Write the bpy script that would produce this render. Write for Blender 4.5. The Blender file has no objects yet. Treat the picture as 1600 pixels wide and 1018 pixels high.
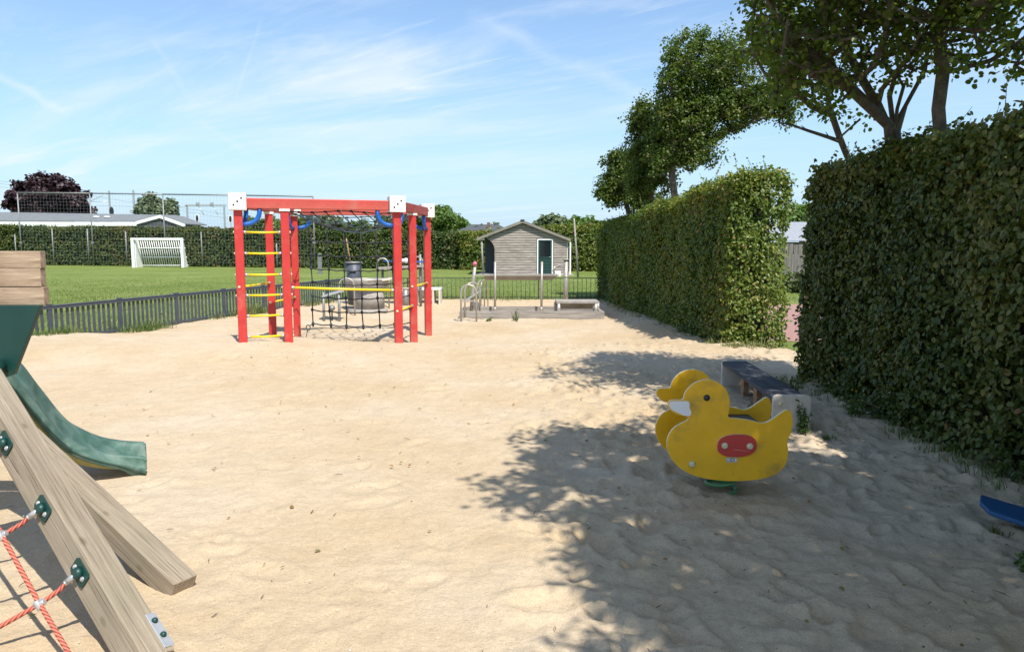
import bpy, math, random
import numpy as np
from mathutils import Vector, Matrix, Euler
R = math.radians
rnd = random.Random(7)
rng = np.random.default_rng(11)
scene = bpy.context.scene
col = scene.collection

# ------------------------------------------------------------------ camera
F, CX, CY, CAMH = 1150.0, 800.0, 509.0, 1.65
PITCH = math.atan(129 / 1150)
cd = bpy.data.cameras.new('camera')
cam = bpy.data.objects.new('camera', cd)
col.objects.link(cam)
cam.location = (0, 0, CAMH)
cam.rotation_euler = (R(90) - PITCH, 0, 0)
cd.sensor_width = 36
cd.lens = 36 * F / 1600
cd.clip_start = 0.05
cd.clip_end = 2000
scene.camera = cam

# ------------------------------------------------------------------ sun, sky, exposure
SUNV = Vector((0.30, -0.58, 1.0)).normalized()      # from the ground towards the sun
EL = math.asin(SUNV.z)
ld = bpy.data.lights.new('sun', 'SUN')
ld.energy = 4.4
ld.angle = R(0.53)
ld.color = (1.0, 0.96, 0.90)
sun = bpy.data.objects.new('sun', ld)
col.objects.link(sun)
sun.rotation_euler = (-SUNV).to_track_quat('-Z', 'Y').to_euler()
sun.location = (3, -6, 12)

world = bpy.data.worlds.new('World')
scene.world = world
world.use_nodes = True
wn, wl = world.node_tree.nodes, world.node_tree.links
wn.clear()
def W(t, **k):
    n = wn.new(t)
    for a, b in k.items():
        setattr(n, a, b)
    return n
sky = W('ShaderNodeTexSky', sky_type='NISHITA')
sky.sun_disc = False
sky.sun_elevation = EL
sky.sun_rotation = math.atan2(SUNV.x, SUNV.y)
sky.air_density = 1.0
sky.dust_density = 0.6
sky.ozone_density = 2.0
tc = W('ShaderNodeTexCoord')
sep = W('ShaderNodeSeparateXYZ')
wl.new(tc.outputs['Generated'], sep.inputs[0])
def M(op, a, b=None, c=None, clamp=False):
    n = W('ShaderNodeMath', operation=op)
    n.use_clamp = clamp
    for i, v in enumerate((a, b, c)):
        if v is None:
            continue
        if isinstance(v, (int, float)):
            n.inputs[i].default_value = v
        else:
            wl.new(v, n.inputs[i])
    return n.outputs[0]
zz = M('ADD', M('MAXIMUM', sep.outputs[2], 0.0), 0.10)
ux, uy = M('DIVIDE', sep.outputs[0], zz), M('DIVIDE', sep.outputs[1], zz)
def cloud(rot, sx, sy, scale, detail, rough, lo, hi, dist=0.6):
    cb = W('ShaderNodeCombineXYZ')
    c, s = math.cos(R(rot)), math.sin(R(rot))
    a = M('ADD', M('MULTIPLY', ux, c), M('MULTIPLY', uy, s))
    b = M('SUBTRACT', M('MULTIPLY', uy, c), M('MULTIPLY', ux, s))
    wl.new(M('MULTIPLY', a, sx), cb.inputs[0])
    wl.new(M('MULTIPLY', b, sy), cb.inputs[1])
    nz = W('ShaderNodeTexNoise')
    nz.inputs['Scale'].default_value = scale
    nz.inputs['Detail'].default_value = detail
    nz.inputs['Roughness'].default_value = rough
    nz.inputs['Distortion'].default_value = dist
    wl.new(cb.outputs[0], nz.inputs['Vector'])
    mr = W('ShaderNodeMapRange')
    mr.interpolation_type = 'SMOOTHSTEP'
    mr.inputs['From Min'].default_value = lo
    mr.inputs['From Max'].default_value = hi
    wl.new(nz.outputs[0], mr.inputs['Value'])
    return mr.outputs[0]
c1 = cloud(-28, 0.55, 2.0, 0.62, 8, 0.60, 0.40, 0.76, 1.2)
c2 = cloud(-35, 0.8, 3.4, 1.3, 9, 0.66, 0.46, 0.86, 1.8)
c3 = cloud(10, 0.6, 0.9, 0.45, 4, 0.5, 0.36, 0.62)
cf = M('ADD', M('MULTIPLY', M('MULTIPLY', c1, c3), 0.75), M('MULTIPLY', M('MULTIPLY', c2, c3), 0.55))
def dirpx(px, py):
    x, y = (px - CX) / F, (CY - py) / F
    v = Vector((x, math.cos(PITCH) + y * math.sin(PITCH), -math.sin(PITCH) + y * math.cos(PITCH)))
    return v.normalized()
def contrail(p0, p1, width, amp):
    """an old vapour trail: a great-circle arc between two directions of the sky"""
    a, b = dirpx(*p0), dirpx(*p1)
    n = a.cross(b).normalized()
    m = ((a + b) / 2).normalized()
    half = math.cos(a.angle(b) / 2)
    d1 = W('ShaderNodeVectorMath', operation='DOT_PRODUCT'); wl.new(tc.outputs['Generated'], d1.inputs[0]); d1.inputs[1].default_value = n
    d2 = W('ShaderNodeVectorMath', operation='DOT_PRODUCT'); wl.new(tc.outputs['Generated'], d2.inputs[0]); d2.inputs[1].default_value = m
    nz = W('ShaderNodeTexNoise'); nz.inputs['Scale'].default_value = 22; nz.inputs['Detail'].default_value = 6
    wl.new(tc.outputs['Generated'], nz.inputs['Vector'])
    off = M('MULTIPLY', M('SUBTRACT', nz.outputs[0], 0.5), width * 2.2)
    k = M('SUBTRACT', 1.0, M('DIVIDE', M('ABSOLUTE', M('ADD', d1.outputs['Value'], off)), width), clamp=True)
    e = M('MULTIPLY', M('SUBTRACT', d2.outputs['Value'], half), 1.0 / max(1e-5, (1 - half)) * 1.6, clamp=True)
    f = M('MULTIPLY', M('MULTIPLY', k, e), M('MULTIPLY', nz.outputs[0], amp * 1.6))
    return f
for t in (contrail((-60, 90), (110, 180), 0.007, 0.36), contrail((720, 20), (1040, 165), 0.014, 0.26),
          contrail((230, 50), (305, 165), 0.006, 0.13), contrail((365, 160), (412, 20), 0.003, 0.16),
          contrail((300, 180), (400, 250), 0.006, 0.14)):
    cf = M('ADD', cf, t)
haze = M('MULTIPLY', M('POWER', M('SUBTRACT', 1.0, M('MAXIMUM', sep.outputs[2], 0.0)), 5.0), 0.92)
tot = cf
tot = M('MINIMUM', M('MAXIMUM', tot, 0.0), 0.85)
tint = W('ShaderNodeMix', data_type='RGBA', blend_type='MULTIPLY')
tint.inputs['Factor'].default_value = 1
wl.new(sky.outputs[0], tint.inputs['A'])
tint.inputs['B'].default_value = (0.93, 1.03, 1.09, 1)
mx = W('ShaderNodeMix', data_type='RGBA')
wl.new(tot, mx.inputs['Factor'])
hz = W('ShaderNodeMix', data_type='RGBA')
wl.new(haze, hz.inputs['Factor'])
wl.new(tint.outputs['Result'], hz.inputs['A'])
hz.inputs['B'].default_value = (2.75, 3.9, 5.15, 1)
wl.new(hz.outputs['Result'], mx.inputs['A'])
mx.inputs['B'].default_value = (4.9, 5.3, 5.8, 1)
bg = W('ShaderNodeBackground')
bg.inputs['Strength'].default_value = 0.128
wo = W('ShaderNodeOutputWorld')
wl.new(mx.outputs['Result'], bg.inputs[0])
wl.new(bg.outputs[0], wo.inputs[0])

vs = scene.view_settings
vs.view_transform = 'Standard'
vs.look = 'None'
vs.exposure = 0.55
vs.gamma = 1
vs.use_curve_mapping = False
scene.render.engine = 'CYCLES'
scene.cycles.max_bounces = 6
scene.cycles.diffuse_bounces = 4
scene.cycles.transparent_max_bounces = 8

# ------------------------------------------------------------------ pixel <-> place
def ray(px, py):
    x, y = (px - CX) / F, (CY - py) / F
    return Vector((x, math.cos(PITCH) + y * math.sin(PITCH), -math.sin(PITCH) + y * math.cos(PITCH)))
def P(px, py, Y):
    d = ray(px, py)
    return Vector((0, 0, CAMH)) + d * (Y / d.y)
def G(px, py, z=0.0):
    d = ray(px, py)
    return Vector((0, 0, CAMH)) + d * ((z - CAMH) / d.z)

# ------------------------------------------------------------------ numpy noise
_L = np.random.default_rng(5).random((256, 256))
def vnoise(x, y):
    xi, yi = np.floor(x).astype(int), np.floor(y).astype(int)
    fx, fy = x - xi, y - yi
    fx, fy = fx * fx * (3 - 2 * fx), fy * fy * (3 - 2 * fy)
    a, b = _L[xi % 256, yi % 256], _L[(xi + 1) % 256, yi % 256]
    c, d = _L[xi % 256, (yi + 1) % 256], _L[(xi + 1) % 256, (yi + 1) % 256]
    return (a + (b - a) * fx) * (1 - fy) + (c + (d - c) * fx) * fy - 0.5
def fbm(x, y, o=4, g=0.5):
    s, a = 0, 1.0
    for i in range(o):
        s = s + a * vnoise(x * 2 ** i + 17.3 * i, y * 2 ** i + 5.7 * i)
        a *= g
    return s

# ------------------------------------------------------------------ materials
def mat(name):
    m = bpy.data.materials.new(name)
    m.use_nodes = True
    nt = m.node_tree
    return m, nt.nodes, nt.links, nt.nodes['Principled BSDF']
def ramp(n, l, src, stops):
    r = n.new('ShaderNodeValToRGB')
    cr = r.color_ramp
    while len(cr.elements) > 1:
        cr.elements.remove(cr.elements[-1])
    cr.elements[0].position = stops[0][0]
    cr.elements[0].color = (*stops[0][1], 1)
    for p, c in stops[1:]:
        e = cr.elements.new(p)
        e.color = (*c, 1)
    l.new(src, r.inputs[0])
    return r.outputs[0]
def noise(n, l, scale, detail=4, rough=0.55, vec=None, scl=None, dist=0):
    tcn = n.new('ShaderNodeTexCoord')
    v = tcn.outputs['Object']
    if scl:
        mp = n.new('ShaderNodeMapping')
        mp.inputs['Scale'].default_value = scl
        l.new(v, mp.inputs[0])
        v = mp.outputs[0]
    z = n.new('ShaderNodeTexNoise')
    z.inputs['Scale'].default_value = scale
    z.inputs['Detail'].default_value = detail
    z.inputs['Roughness'].default_value = rough
    z.inputs['Distortion'].default_value = dist
    l.new(v, z.inputs['Vector'])
    return z.outputs[0]
def bump(n, l, b, h, strength=0.3, dist=0.01):
    bp = n.new('ShaderNodeBump')
    bp.inputs['Strength'].default_value = strength
    bp.inputs['Distance'].default_value = dist
    l.new(h, bp.inputs['Height'])
    l.new(bp.outputs[0], b.inputs['Normal'])
    return bp
def mixc(n, l, f, a, b, blend='MIX'):
    m = n.new('ShaderNodeMix')
    m.data_type = 'RGBA'
    m.blend_type = blend
    for k, v in (('Factor', f), ('A', a), ('B', b)):
        if isinstance(v, (int, float)):
            m.inputs[k].default_value = v
        elif isinstance(v, tuple):
            m.inputs[k].default_value = (*v, 1)
        else:
            l.new(v, m.inputs[k])
    return m.outputs['Result']
def simple(name, c, rough=0.5, metal=0.0, var=0.18, scale=9, bmp=0.1, dirt=None, bdist=0.003, dirt_lo=0.52):
    m, n, l, b = mat(name)
    b.inputs['Roughness'].default_value = rough
    b.inputs['Metallic'].default_value = metal
    z = noise(n, l, scale, 5, 0.6)
    c0 = tuple(x * (1 - var) for x in c)
    c1 = tuple(min(1, x * (1 + var)) for x in c)
    cc = ramp(n, l, z, [(0.3, c0), (0.7, c1)])
    if dirt:
        z2 = noise(n, l, scale * 0.6, 6, 0.7, dist=0.4)
        f = ramp(n, l, z2, [(dirt_lo, (0, 0, 0)), (dirt_lo + 0.2, (0.6, 0.6, 0.6))])
        cc = mixc(n, l, f, cc, dirt)
    l.new(cc, b.inputs['Base Color'])
    z3 = noise(n, l, scale * 12, 3)
    bump(n, l, b, z3, bmp, bdist)
    return m
def wood(name, c_lo, c_hi, green=None, axis=0, ring=22, bmp=0.5, length=0.06):
    """weathered timber, grain running along the piece's own local axis"""
    m, n, l, b = mat(name)
    b.inputs['Roughness'].default_value = 0.85
    s = [1.0, 1.0, 1.0]
    s[axis] = length
    z = noise(n, l, ring * 1.8, 8, 0.68, scl=tuple(s), dist=0.5)
    s2 = [1.0, 1.0, 1.0]
    s2[axis] = 0.015
    zf = noise(n, l, ring * 7, 5, 0.65, scl=tuple(s2))
    cc = ramp(n, l, z, [(0.34, c_lo), (0.5, tuple((a + d) / 2 for a, d in zip(c_lo, c_hi))), (0.66, c_hi)])
    cr = ramp(n, l, zf, [(0.34, (0.50, 0.48, 0.46)), (0.46, (1, 1, 1)), (0.7, (1.12, 1.12, 1.12))])
    cc = mixc(n, l, 0.9, cc, cr, 'MULTIPLY')
    s3 = [1.0, 1.0, 1.0]
    s3[axis] = 0.035
    zc = noise(n, l, ring * 1.3, 3, 0.5, scl=tuple(s3), dist=0.2)       # drying cracks
    crk = ramp(n, l, zc, [(0.300, (0.22, 0.20, 0.18)), (0.325, (1, 1, 1))])
    cc = mixc(n, l, 0.8, cc, crk, 'MULTIPLY')
    vk = n.new('ShaderNodeTexVoronoi')                                  # knots
    mp = n.new('ShaderNodeMapping'); s4 = [1.0, 1.0, 1.0]; s4[axis] = 0.55; mp.inputs['Scale'].default_value = s4
    t4 = n.new('ShaderNodeTexCoord'); l.new(t4.outputs['Object'], mp.inputs[0]); l.new(mp.outputs[0], vk.inputs['Vector'])
    vk.inputs['Scale'].default_value = 6.5
    kn = ramp(n, l, vk.outputs['Distance'], [(0.05, (0.35, 0.28, 0.22)), (0.085, (0.72, 0.64, 0.56)), (0.12, (1, 1, 1))])
    cc = mixc(n, l, 0.8, cc, kn, 'MULTIPLY')
    if green:
        z2 = noise(n, l, 2.6, 5, 0.6)
        f = ramp(n, l, z2, [(0.40, (0, 0, 0)), (0.66, (0.55, 0.55, 0.55))])
        cc = mixc(n, l, f, cc, mixc(n, l, 1.0, green, cr, 'MULTIPLY'))
    zk = noise(n, l, 1.7, 3)
    cc = mixc(n, l, 0.5, cc, ramp(n, l, zk, [(0.3, (0.75, 0.75, 0.75)), (0.7, (1.15, 1.15, 1.15))]), 'MULTIPLY')
    l.new(cc, b.inputs['Base Color'])
    ad = n.new('ShaderNodeMath'); ad.operation = 'ADD'
    l.new(z, ad.inputs[0]); l.new(zf, ad.inputs[1])
    bump(n, l, b, ad.outputs[0], bmp, 0.004)
    return m
def leafmat(name, stops, transl=0.35, rough=0.5):
    """leaf colours spread over the leaves by a value stored on each one"""
    m, n, l, b = mat(name)
    at = n.new('ShaderNodeAttribute')
    at.attribute_name = 'tone'
    cc = ramp(n, l, at.outputs['Fac'], stops)
    b.inputs['Roughness'].default_value = rough
    b.inputs['Specular IOR Level'].default_value = 0.35
    l.new(cc, b.inputs['Base Color'])
    tr = n.new('ShaderNodeBsdfTranslucent')
    hs = mixc(n, l, 1.0, cc, (1.25, 1.35, 0.55), 'MULTIPLY')
    l.new(hs, tr.inputs['Color'])
    ms = n.new('ShaderNodeMixShader')
    ms.inputs[0].default_value = transl
    l.new(b.outputs[0], ms.inputs[1])
    l.new(tr.outputs[0], ms.inputs[2])
    l.new(ms.outputs[0], n['Material Output'].inputs['Surface'])
    return m

MT = {}
def build_materials():
    # sand
    m, n, l, b = mat('sand')
    b.inputs['Roughness'].default_value = 0.95
    b.inputs['Specular IOR Level'].default_value = 0.15
    big = noise(n, l, 0.55, 5, 0.55)
    mid = noise(n, l, 5.0, 6, 0.65)
    fine = noise(n, l, 190, 3, 0.7)
    cc = ramp(n, l, big, [(0.34, (0.475, 0.360, 0.222)), (0.50, (0.500, 0.394, 0.260)), (0.66, (0.525, 0.430, 0.308))])
    cc = mixc(n, l, 0.8, cc, ramp(n, l, mid, [(0.3, (0.90, 0.89, 0.88)), (0.7, (1.08, 1.08, 1.08))]), 'MULTIPLY')
    cc = mixc(n, l, 0.85, cc, ramp(n, l, fine, [(0.28, (0.70, 0.66, 0.62)), (0.5, (1.0, 1.0, 1.0)), (0.74, (1.22, 1.22, 1.22))]), 'MULTIPLY')
    vo = n.new('ShaderNodeTexVoronoi')
    vo.inputs['Scale'].default_value = 42
    t2 = n.new('ShaderNodeTexCoord')
    l.new(t2.outputs['Object'], vo.inputs['Vector'])
    lt = n.new('ShaderNodeMath'); lt.operation = 'LESS_THAN'; lt.inputs[1].default_value = 0.10
    l.new(vo.outputs['Distance'], lt.inputs[0])
    sc = n.new('ShaderNodeSeparateColor')
    l.new(vo.outputs['Color'], sc.inputs[0])
    gt = n.new('ShaderNodeMath'); gt.operation = 'GREATER_THAN'; gt.inputs[1].default_value = 0.72
    l.new(sc.outputs[0], gt.inputs[0])
    ml = n.new('ShaderNodeMath'); ml.operation = 'MULTIPLY'
    l.new(lt.outputs[0], ml.inputs[0]); l.new(gt.outputs[0], ml.inputs[1])
    gritc = ramp(n, l, sc.outputs[1], [(0.0, (0.62, 0.57, 0.47)), (0.70, (0.70, 0.66, 0.58)), (0.76, (0.13, 0.09, 0.06))])
    cc = mixc(n, l, ml.outputs[0], cc, gritc)
    vo2 = n.new('ShaderNodeTexVoronoi'); vo2.inputs['Scale'].default_value = 17
    l.new(t2.outputs['Object'], vo2.inputs['Vector'])
    s5 = n.new('ShaderNodeSeparateColor'); l.new(vo2.outputs['Color'], s5.inputs[0])
    thr = n.new('ShaderNodeMath'); thr.operation = 'MULTIPLY'; thr.inputs[1].default_value = 0.11; l.new(s5.outputs[2], thr.inputs[0])
    lt2 = n.new('ShaderNodeMath'); lt2.operation = 'LESS_THAN'; l.new(vo2.outputs['Distance'], lt2.inputs[0]); l.new(thr.outputs[0], lt2.inputs[1])
    gt2 = n.new('ShaderNodeMath'); gt2.operation = 'GREATER_THAN'; gt2.inputs[1].default_value = 0.55; l.new(s5.outputs[0], gt2.inputs[0])
    ml2 = n.new('ShaderNodeMath'); ml2.operation = 'MULTIPLY'; l.new(lt2.outputs[0], ml2.inputs[0]); l.new(gt2.outputs[0], ml2.inputs[1])
    cc = mixc(n, l, ml2.outputs[0], cc, ramp(n, l, s5.outputs[1], [(0.0, (0.74, 0.70, 0.60)), (0.55, (0.66, 0.58, 0.44)), (0.60, (0.26, 0.18, 0.11)), (1.0, (0.12, 0.08, 0.05))]))
    clod = noise(n, l, 34, 6, 0.75)
    cc = mixc(n, l, 0.7, cc, ramp(n, l, clod, [(0.34, (0.86, 0.84, 0.82)), (0.5, (1, 1, 1)), (0.68, (1.09, 1.09, 1.10))]), 'MULTIPLY')
    l.new(cc, b.inputs['Base Color'])
    m2 = noise(n, l, 16, 7, 0.62)
    m3 = noise(n, l, 55, 5, 0.7)
    b1 = bump(n, l, b, m2, 0.55, 0.03)
    b2 = n.new('ShaderNodeBump'); b2.inputs['Strength'].default_value = 0.6; b2.inputs['Distance'].default_value = 0.010
    l.new(m3, b2.inputs['Height']); l.new(b1.outputs[0], b2.inputs['Normal']); l.new(b2.outputs[0], b.inputs['Normal'])
    MT['sand'] = m
    # grass sheet
    m, n, l, b = mat('grass_soil')
    b.inputs['Roughness'].default_value = 0.9
    b.inputs['Specular IOR Level'].default_value = 0.1
    z1 = noise(n, l, 0.35, 5, 0.6)
    z2 = noise(n, l, 4.5, 6, 0.7, scl=(1, 0.6, 1))
    z3 = noise(n, l, 40, 4, 0.7)
    cc = ramp(n, l, z1, [(0.32, (0.140, 0.188, 0.044)), (0.5, (0.180, 0.232, 0.060)), (0.7, (0.230, 0.268, 0.088))])
    cc = mixc(n, l, 1.0, cc, ramp(n, l, z2, [(0.28, (0.68, 0.70, 0.66)), (0.7, (1.25, 1.22, 1.25))]), 'MULTIPLY')
    cc = mixc(n, l, 1.0, cc, ramp(n, l, z3, [(0.28, (0.6, 0.62, 0.6)), (0.7, (1.3, 1.28, 1.2))]), 'MULTIPLY')
    l.new(cc, b.inputs['Base Color'])
    bump(n, l, b, z3, 0.8, 0.05)
    MT['grass'] = m
    MT['blade'] = leafmat('grass_blade', [(0, (0.12, 0.165, 0.034)), (0.6, (0.20, 0.25, 0.065)), (0.93, (0.27, 0.29, 0.095)), (1.0, (0.36, 0.31, 0.15))], 0.3)
    MT['weed'] = leafmat('weed_leaf', [(0, (0.05, 0.10, 0.02)), (0.6, (0.10, 0.17, 0.04)), (0.85, (0.17, 0.21, 0.06)), (1.0, (0.32, 0.25, 0.12))], 0.3)
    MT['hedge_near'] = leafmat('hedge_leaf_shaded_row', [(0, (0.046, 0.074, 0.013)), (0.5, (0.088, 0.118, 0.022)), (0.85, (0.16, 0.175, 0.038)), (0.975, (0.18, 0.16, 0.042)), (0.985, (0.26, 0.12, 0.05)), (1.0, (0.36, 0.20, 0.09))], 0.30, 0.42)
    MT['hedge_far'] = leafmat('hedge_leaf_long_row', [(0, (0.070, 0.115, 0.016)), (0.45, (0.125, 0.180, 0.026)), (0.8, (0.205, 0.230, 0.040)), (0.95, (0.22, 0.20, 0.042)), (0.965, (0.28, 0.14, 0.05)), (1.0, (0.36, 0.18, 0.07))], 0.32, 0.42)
    MT['hedge_back'] = leafmat('hedge_leaf_boundary', [(0, (0.040, 0.070, 0.014)), (0.5, (0.070, 0.105, 0.020)), (0.85, (0.13, 0.145, 0.032)), (1.0, (0.21, 0.13, 0.045))], 0.25)
    MT['leaf_tree'] = leafmat('tree_leaf', [(0, (0.060, 0.100, 0.018)), (0.5, (0.105, 0.155, 0.030)), (0.9, (0.17, 0.205, 0.050)), (1.0, (0.22, 0.20, 0.065))], 0.45, 0.4)
    MT['leaf_near'] = leafmat('near_tree_leaf', [(0, (0.065, 0.105, 0.018)), (0.5, (0.120, 0.165, 0.032)), (0.9, (0.18, 0.21, 0.052)), (1.0, (0.24, 0.20, 0.065))], 0.52, 0.4)
    MT['leaf_copper'] = leafmat('copper_leaf', [(0, (0.022, 0.011, 0.014)), (0.7, (0.050, 0.024, 0.027)), (1.0, (0.085, 0.040, 0.038))], 0.15)
    MT['leaf_grey'] = leafmat('silver_leaf', [(0, (0.10, 0.14, 0.065)), (0.7, (0.17, 0.21, 0.11)), (1.0, (0.26, 0.30, 0.17))], 0.3)
    MT['leaf_bright'] = leafmat('bright_leaf', [(0, (0.08, 0.14, 0.03)), (0.7, (0.14, 0.22, 0.05)), (1.0, (0.22, 0.30, 0.08))], 0.35)
    MT['flower'] = simple('yellow_petal', (0.75, 0.50, 0.02), 0.6)
    MT['core'] = simple('dark_twig_fill', (0.030, 0.030, 0.015), 0.95, var=0.4, scale=20)  # dark twig brown for the solid hedge cores; also darkens the porch wall
    MT['bark'] = simple('bark', (0.125, 0.100, 0.070), 0.9, var=0.45, scale=14, bmp=0.9, dirt=(0.10, 0.11, 0.05), bdist=0.02)
    MT['red'] = simple('red_painted_wood', (0.50, 0.036, 0.030), 0.45, var=0.12, scale=5, bmp=0.25, dirt=(0.50, 0.16, 0.12), bdist=0.002, dirt_lo=0.54)
    m = MT['red']; n, l = m.node_tree.nodes, m.node_tree.links; b = n['Principled BSDF']
    src = b.inputs['Base Color'].links[0].from_socket
    tcn = n.new('ShaderNodeTexCoord'); sz = n.new('ShaderNodeSeparateXYZ'); l.new(tcn.outputs['Object'], sz.inputs[0])
    nz_ = noise(n, l, 16, 6, 0.7)
    ad = n.new('ShaderNodeMath'); ad.operation = 'MULTIPLY_ADD'; ad.inputs[1].default_value = -2.2; ad.inputs[2].default_value = 0.40
    l.new(sz.outputs[2], ad.inputs[0])
    a2 = n.new('ShaderNodeMath'); a2.operation = 'MULTIPLY'; a2.use_clamp = True; l.new(ad.outputs[0], a2.inputs[0]); l.new(nz_, a2.inputs[1])
    chips = ramp(n, l, noise(n, l, 26, 4, 0.75), [(0.69, (0, 0, 0)), (0.71, (0.75, 0.75, 0.75))])
    cc = mixc(n, l, a2.outputs[0], src, (0.42, 0.24, 0.16))
    l.new(mixc(n, l, chips, cc, (0.48, 0.30, 0.22)), b.inputs['Base Color'])
    MT['reddull'] = simple('dull_red_painted_wood', (0.34, 0.050, 0.038), 0.7, var=0.3, scale=8, bmp=0.4, dirt=(0.24, 0.13, 0.10), dirt_lo=0.48)  # darker, browner, blotchier red for the two side crossbeams
    MT['yellow'] = simple('yellow_plastic', (0.80, 0.58, 0.015), 0.35, var=0.06, bmp=0.05)
    MT['duck'] = simple('scuffed_yellow_panel', (0.82, 0.445, 0.010), 0.42, var=0.09, scale=5, bmp=0.12, dirt=(0.16, 0.13, 0.05), dirt_lo=0.50)
    MT['cream'] = simple('cream_panel_edge', (0.72, 0.62, 0.36), 0.5, var=0.08)
    MT['knob'] = simple('beige_plastic_cap', (0.60, 0.53, 0.34), 0.4, var=0.12, scale=30)
    MT['white'] = simple('white_paint', (0.78, 0.78, 0.75), 0.45, var=0.05, scale=4, dirt=(0.52, 0.50, 0.44), dirt_lo=0.62)
    MT['whitepanel'] = simple('white_dice_panel', (0.76, 0.74, 0.68), 0.5, var=0.05, scale=6, dirt=(0.5, 0.46, 0.38), dirt_lo=0.6)
    MT['black'] = simple('black_plastic', (0.02, 0.02, 0.022), 0.4, var=0.2)
    MT['blue'] = simple('blue_plastic', (0.012, 0.11, 0.40), 0.35, var=0.12)
    MT['bluetoy'] = simple('faded_blue_plastic', (0.02, 0.095, 0.22), 0.5, var=0.15, dirt=(0.15, 0.2, 0.28), dirt_lo=0.58)
    MT['oval'] = simple('red_plastic_panel', (0.52, 0.045, 0.035), 0.45, var=0.08, scale=5, dirt=(0.40, 0.10, 0.08))
    MT['rope_dark'] = simple('dark_rope', (0.030, 0.034, 0.040), 0.85, var=0.3, scale=40, bmp=0.6)
    MT['rope_teal'] = simple('teal_rope', (0.040, 0.085, 0.085), 0.85, var=0.3, scale=40, bmp=0.6)
    MT['galv'] = simple('galvanised_steel', (0.50, 0.50, 0.49), 0.42, 0.55, var=0.15, scale=14)
    MT['steel'] = simple('stainless_tube', (0.40, 0.365, 0.31), 0.38, 0.35, var=0.10, scale=10)
    MT['steel_d'] = simple('dull_grey_steel', (0.23, 0.23, 0.22), 0.5, 0.4, var=0.2, scale=10)
    MT['concrete'] = simple('concrete', (0.33, 0.30, 0.265), 0.85, var=0.18, scale=7, bmp=0.5, dirt=(0.2, 0.18, 0.15), bdist=0.006)
    MT['fibre'] = simple('pale_composite_panel', (0.62, 0.55, 0.46), 0.7, var=0.12, scale=7, dirt=(0.36, 0.33, 0.28))
    MT['anthracite'] = simple('anthracite_slat', (0.068, 0.078, 0.096), 0.5, var=0.14, scale=6, dirt=(0.13, 0.13, 0.12), dirt_lo=0.6)
    MT['railgreen'] = simple('dark_green_rail', (0.030, 0.042, 0.038), 0.45, var=0.15)
    MT['green'] = simple('dark_green_plastic', (0.004, 0.040, 0.032), 0.45, var=0.12, scale=4, dirt=(0.02, 0.10, 0.08), dirt_lo=0.6)
    MT['spring'] = simple('green_coated_spring', (0.10, 0.30, 0.13), 0.4, var=0.15)
    m, n, l, b = mat('mottled_green_slide')
    b.inputs['Roughness'].default_value = 0.6
    z = noise(n, l, 5.2, 6, 0.6, dist=1.2)
    z2 = noise(n, l, 2.2, 5, 0.7, scl=(0.6, 4, 1.6), dist=1.0)
    cc = ramp(n, l, z, [(0.33, (0.034, 0.085, 0.062)), (0.5, (0.062, 0.130, 0.100)), (0.68, (0.130, 0.200, 0.165))])
    cc = mixc(n, l, 0.7, cc, ramp(n, l, z2, [(0.3, (0.72, 0.74, 0.72)), (0.7, (1.25, 1.22, 1.2))]), 'MULTIPLY')
    l.new(cc, b.inputs['Base Color'])
    bump(n, l, b, noise(n, l, 60, 3), 0.1, 0.003)
    MT['slide'] = m
    MT['under'] = simple('yellowed_slide_underside', (0.34, 0.29, 0.09), 0.6, var=0.2)
    MT['wood'] = wood('weathered_beam', (0.215, 0.165, 0.110), (0.36, 0.295, 0.215), (0.235, 0.205, 0.135))
    MT['board'] = wood('weathered_board', (0.20, 0.13, 0.080), (0.44, 0.33, 0.225), None, ring=14, length=0.10)
    MT['greywood'] = wood('silvered_cladding', (0.22, 0.185, 0.155), (0.41, 0.355, 0.305), None, ring=9, length=0.12)
    MT['edgewood'] = wood('grey_sleeper', (0.20, 0.18, 0.16), (0.36, 0.33, 0.29), None, ring=12)
    MT['benchwood'] = wood('dark_painted_seat_board', (0.030, 0.036, 0.045), (0.060, 0.068, 0.080), (0.10, 0.10, 0.10), ring=16)
    MT['rawwood'] = wood('brown_block', (0.25, 0.14, 0.07), (0.42, 0.26, 0.15), None, ring=12)
    MT['post'] = wood('old_fence_board', (0.12, 0.11, 0.095), (0.24, 0.22, 0.19), None, axis=2, ring=8)
    # twisted red rope: bands spiral round the rope's own length
    m, n, l, b = mat('orange_red_rope')
    b.inputs['Roughness'].default_value = 0.85
    uvn = n.new('ShaderNodeUVMap')
    sp = n.new('ShaderNodeSeparateXYZ')
    l.new(uvn.outputs[0], sp.inputs[0])
    a1 = n.new('ShaderNodeMath'); a1.operation = 'MULTIPLY'; a1.inputs[1].default_value = 6.2832 * 3
    l.new(sp.outputs[0], a1.inputs[0])
    a2 = n.new('ShaderNodeMath'); a2.operation = 'MULTIPLY_ADD'; a2.inputs[1].default_value = 240
    l.new(sp.outputs[1], a2.inputs[0]); l.new(a1.outputs[0], a2.inputs[2])
    a3 = n.new('ShaderNodeMath'); a3.operation = 'SINE'
    l.new(a2.outputs[0], a3.inputs[0])
    a4 = n.new('ShaderNodeMath'); a4.operation = 'MULTIPLY_ADD'; a4.inputs[1].default_value = 0.5; a4.inputs[2].default_value = 0.5
    l.new(a3.outputs[0], a4.inputs[0])
    cc = ramp(n, l, a4.outputs[0], [(0.0, (0.28, 0.045, 0.03)), (0.35, (0.60, 0.14, 0.085)), (1.0, (0.68, 0.20, 0.13))])
    l.new(cc, b.inputs['Base Color'])
    bump(n, l, b, a4.outputs[0], 0.9, 0.006)
    MT['rope_red'] = m
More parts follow.
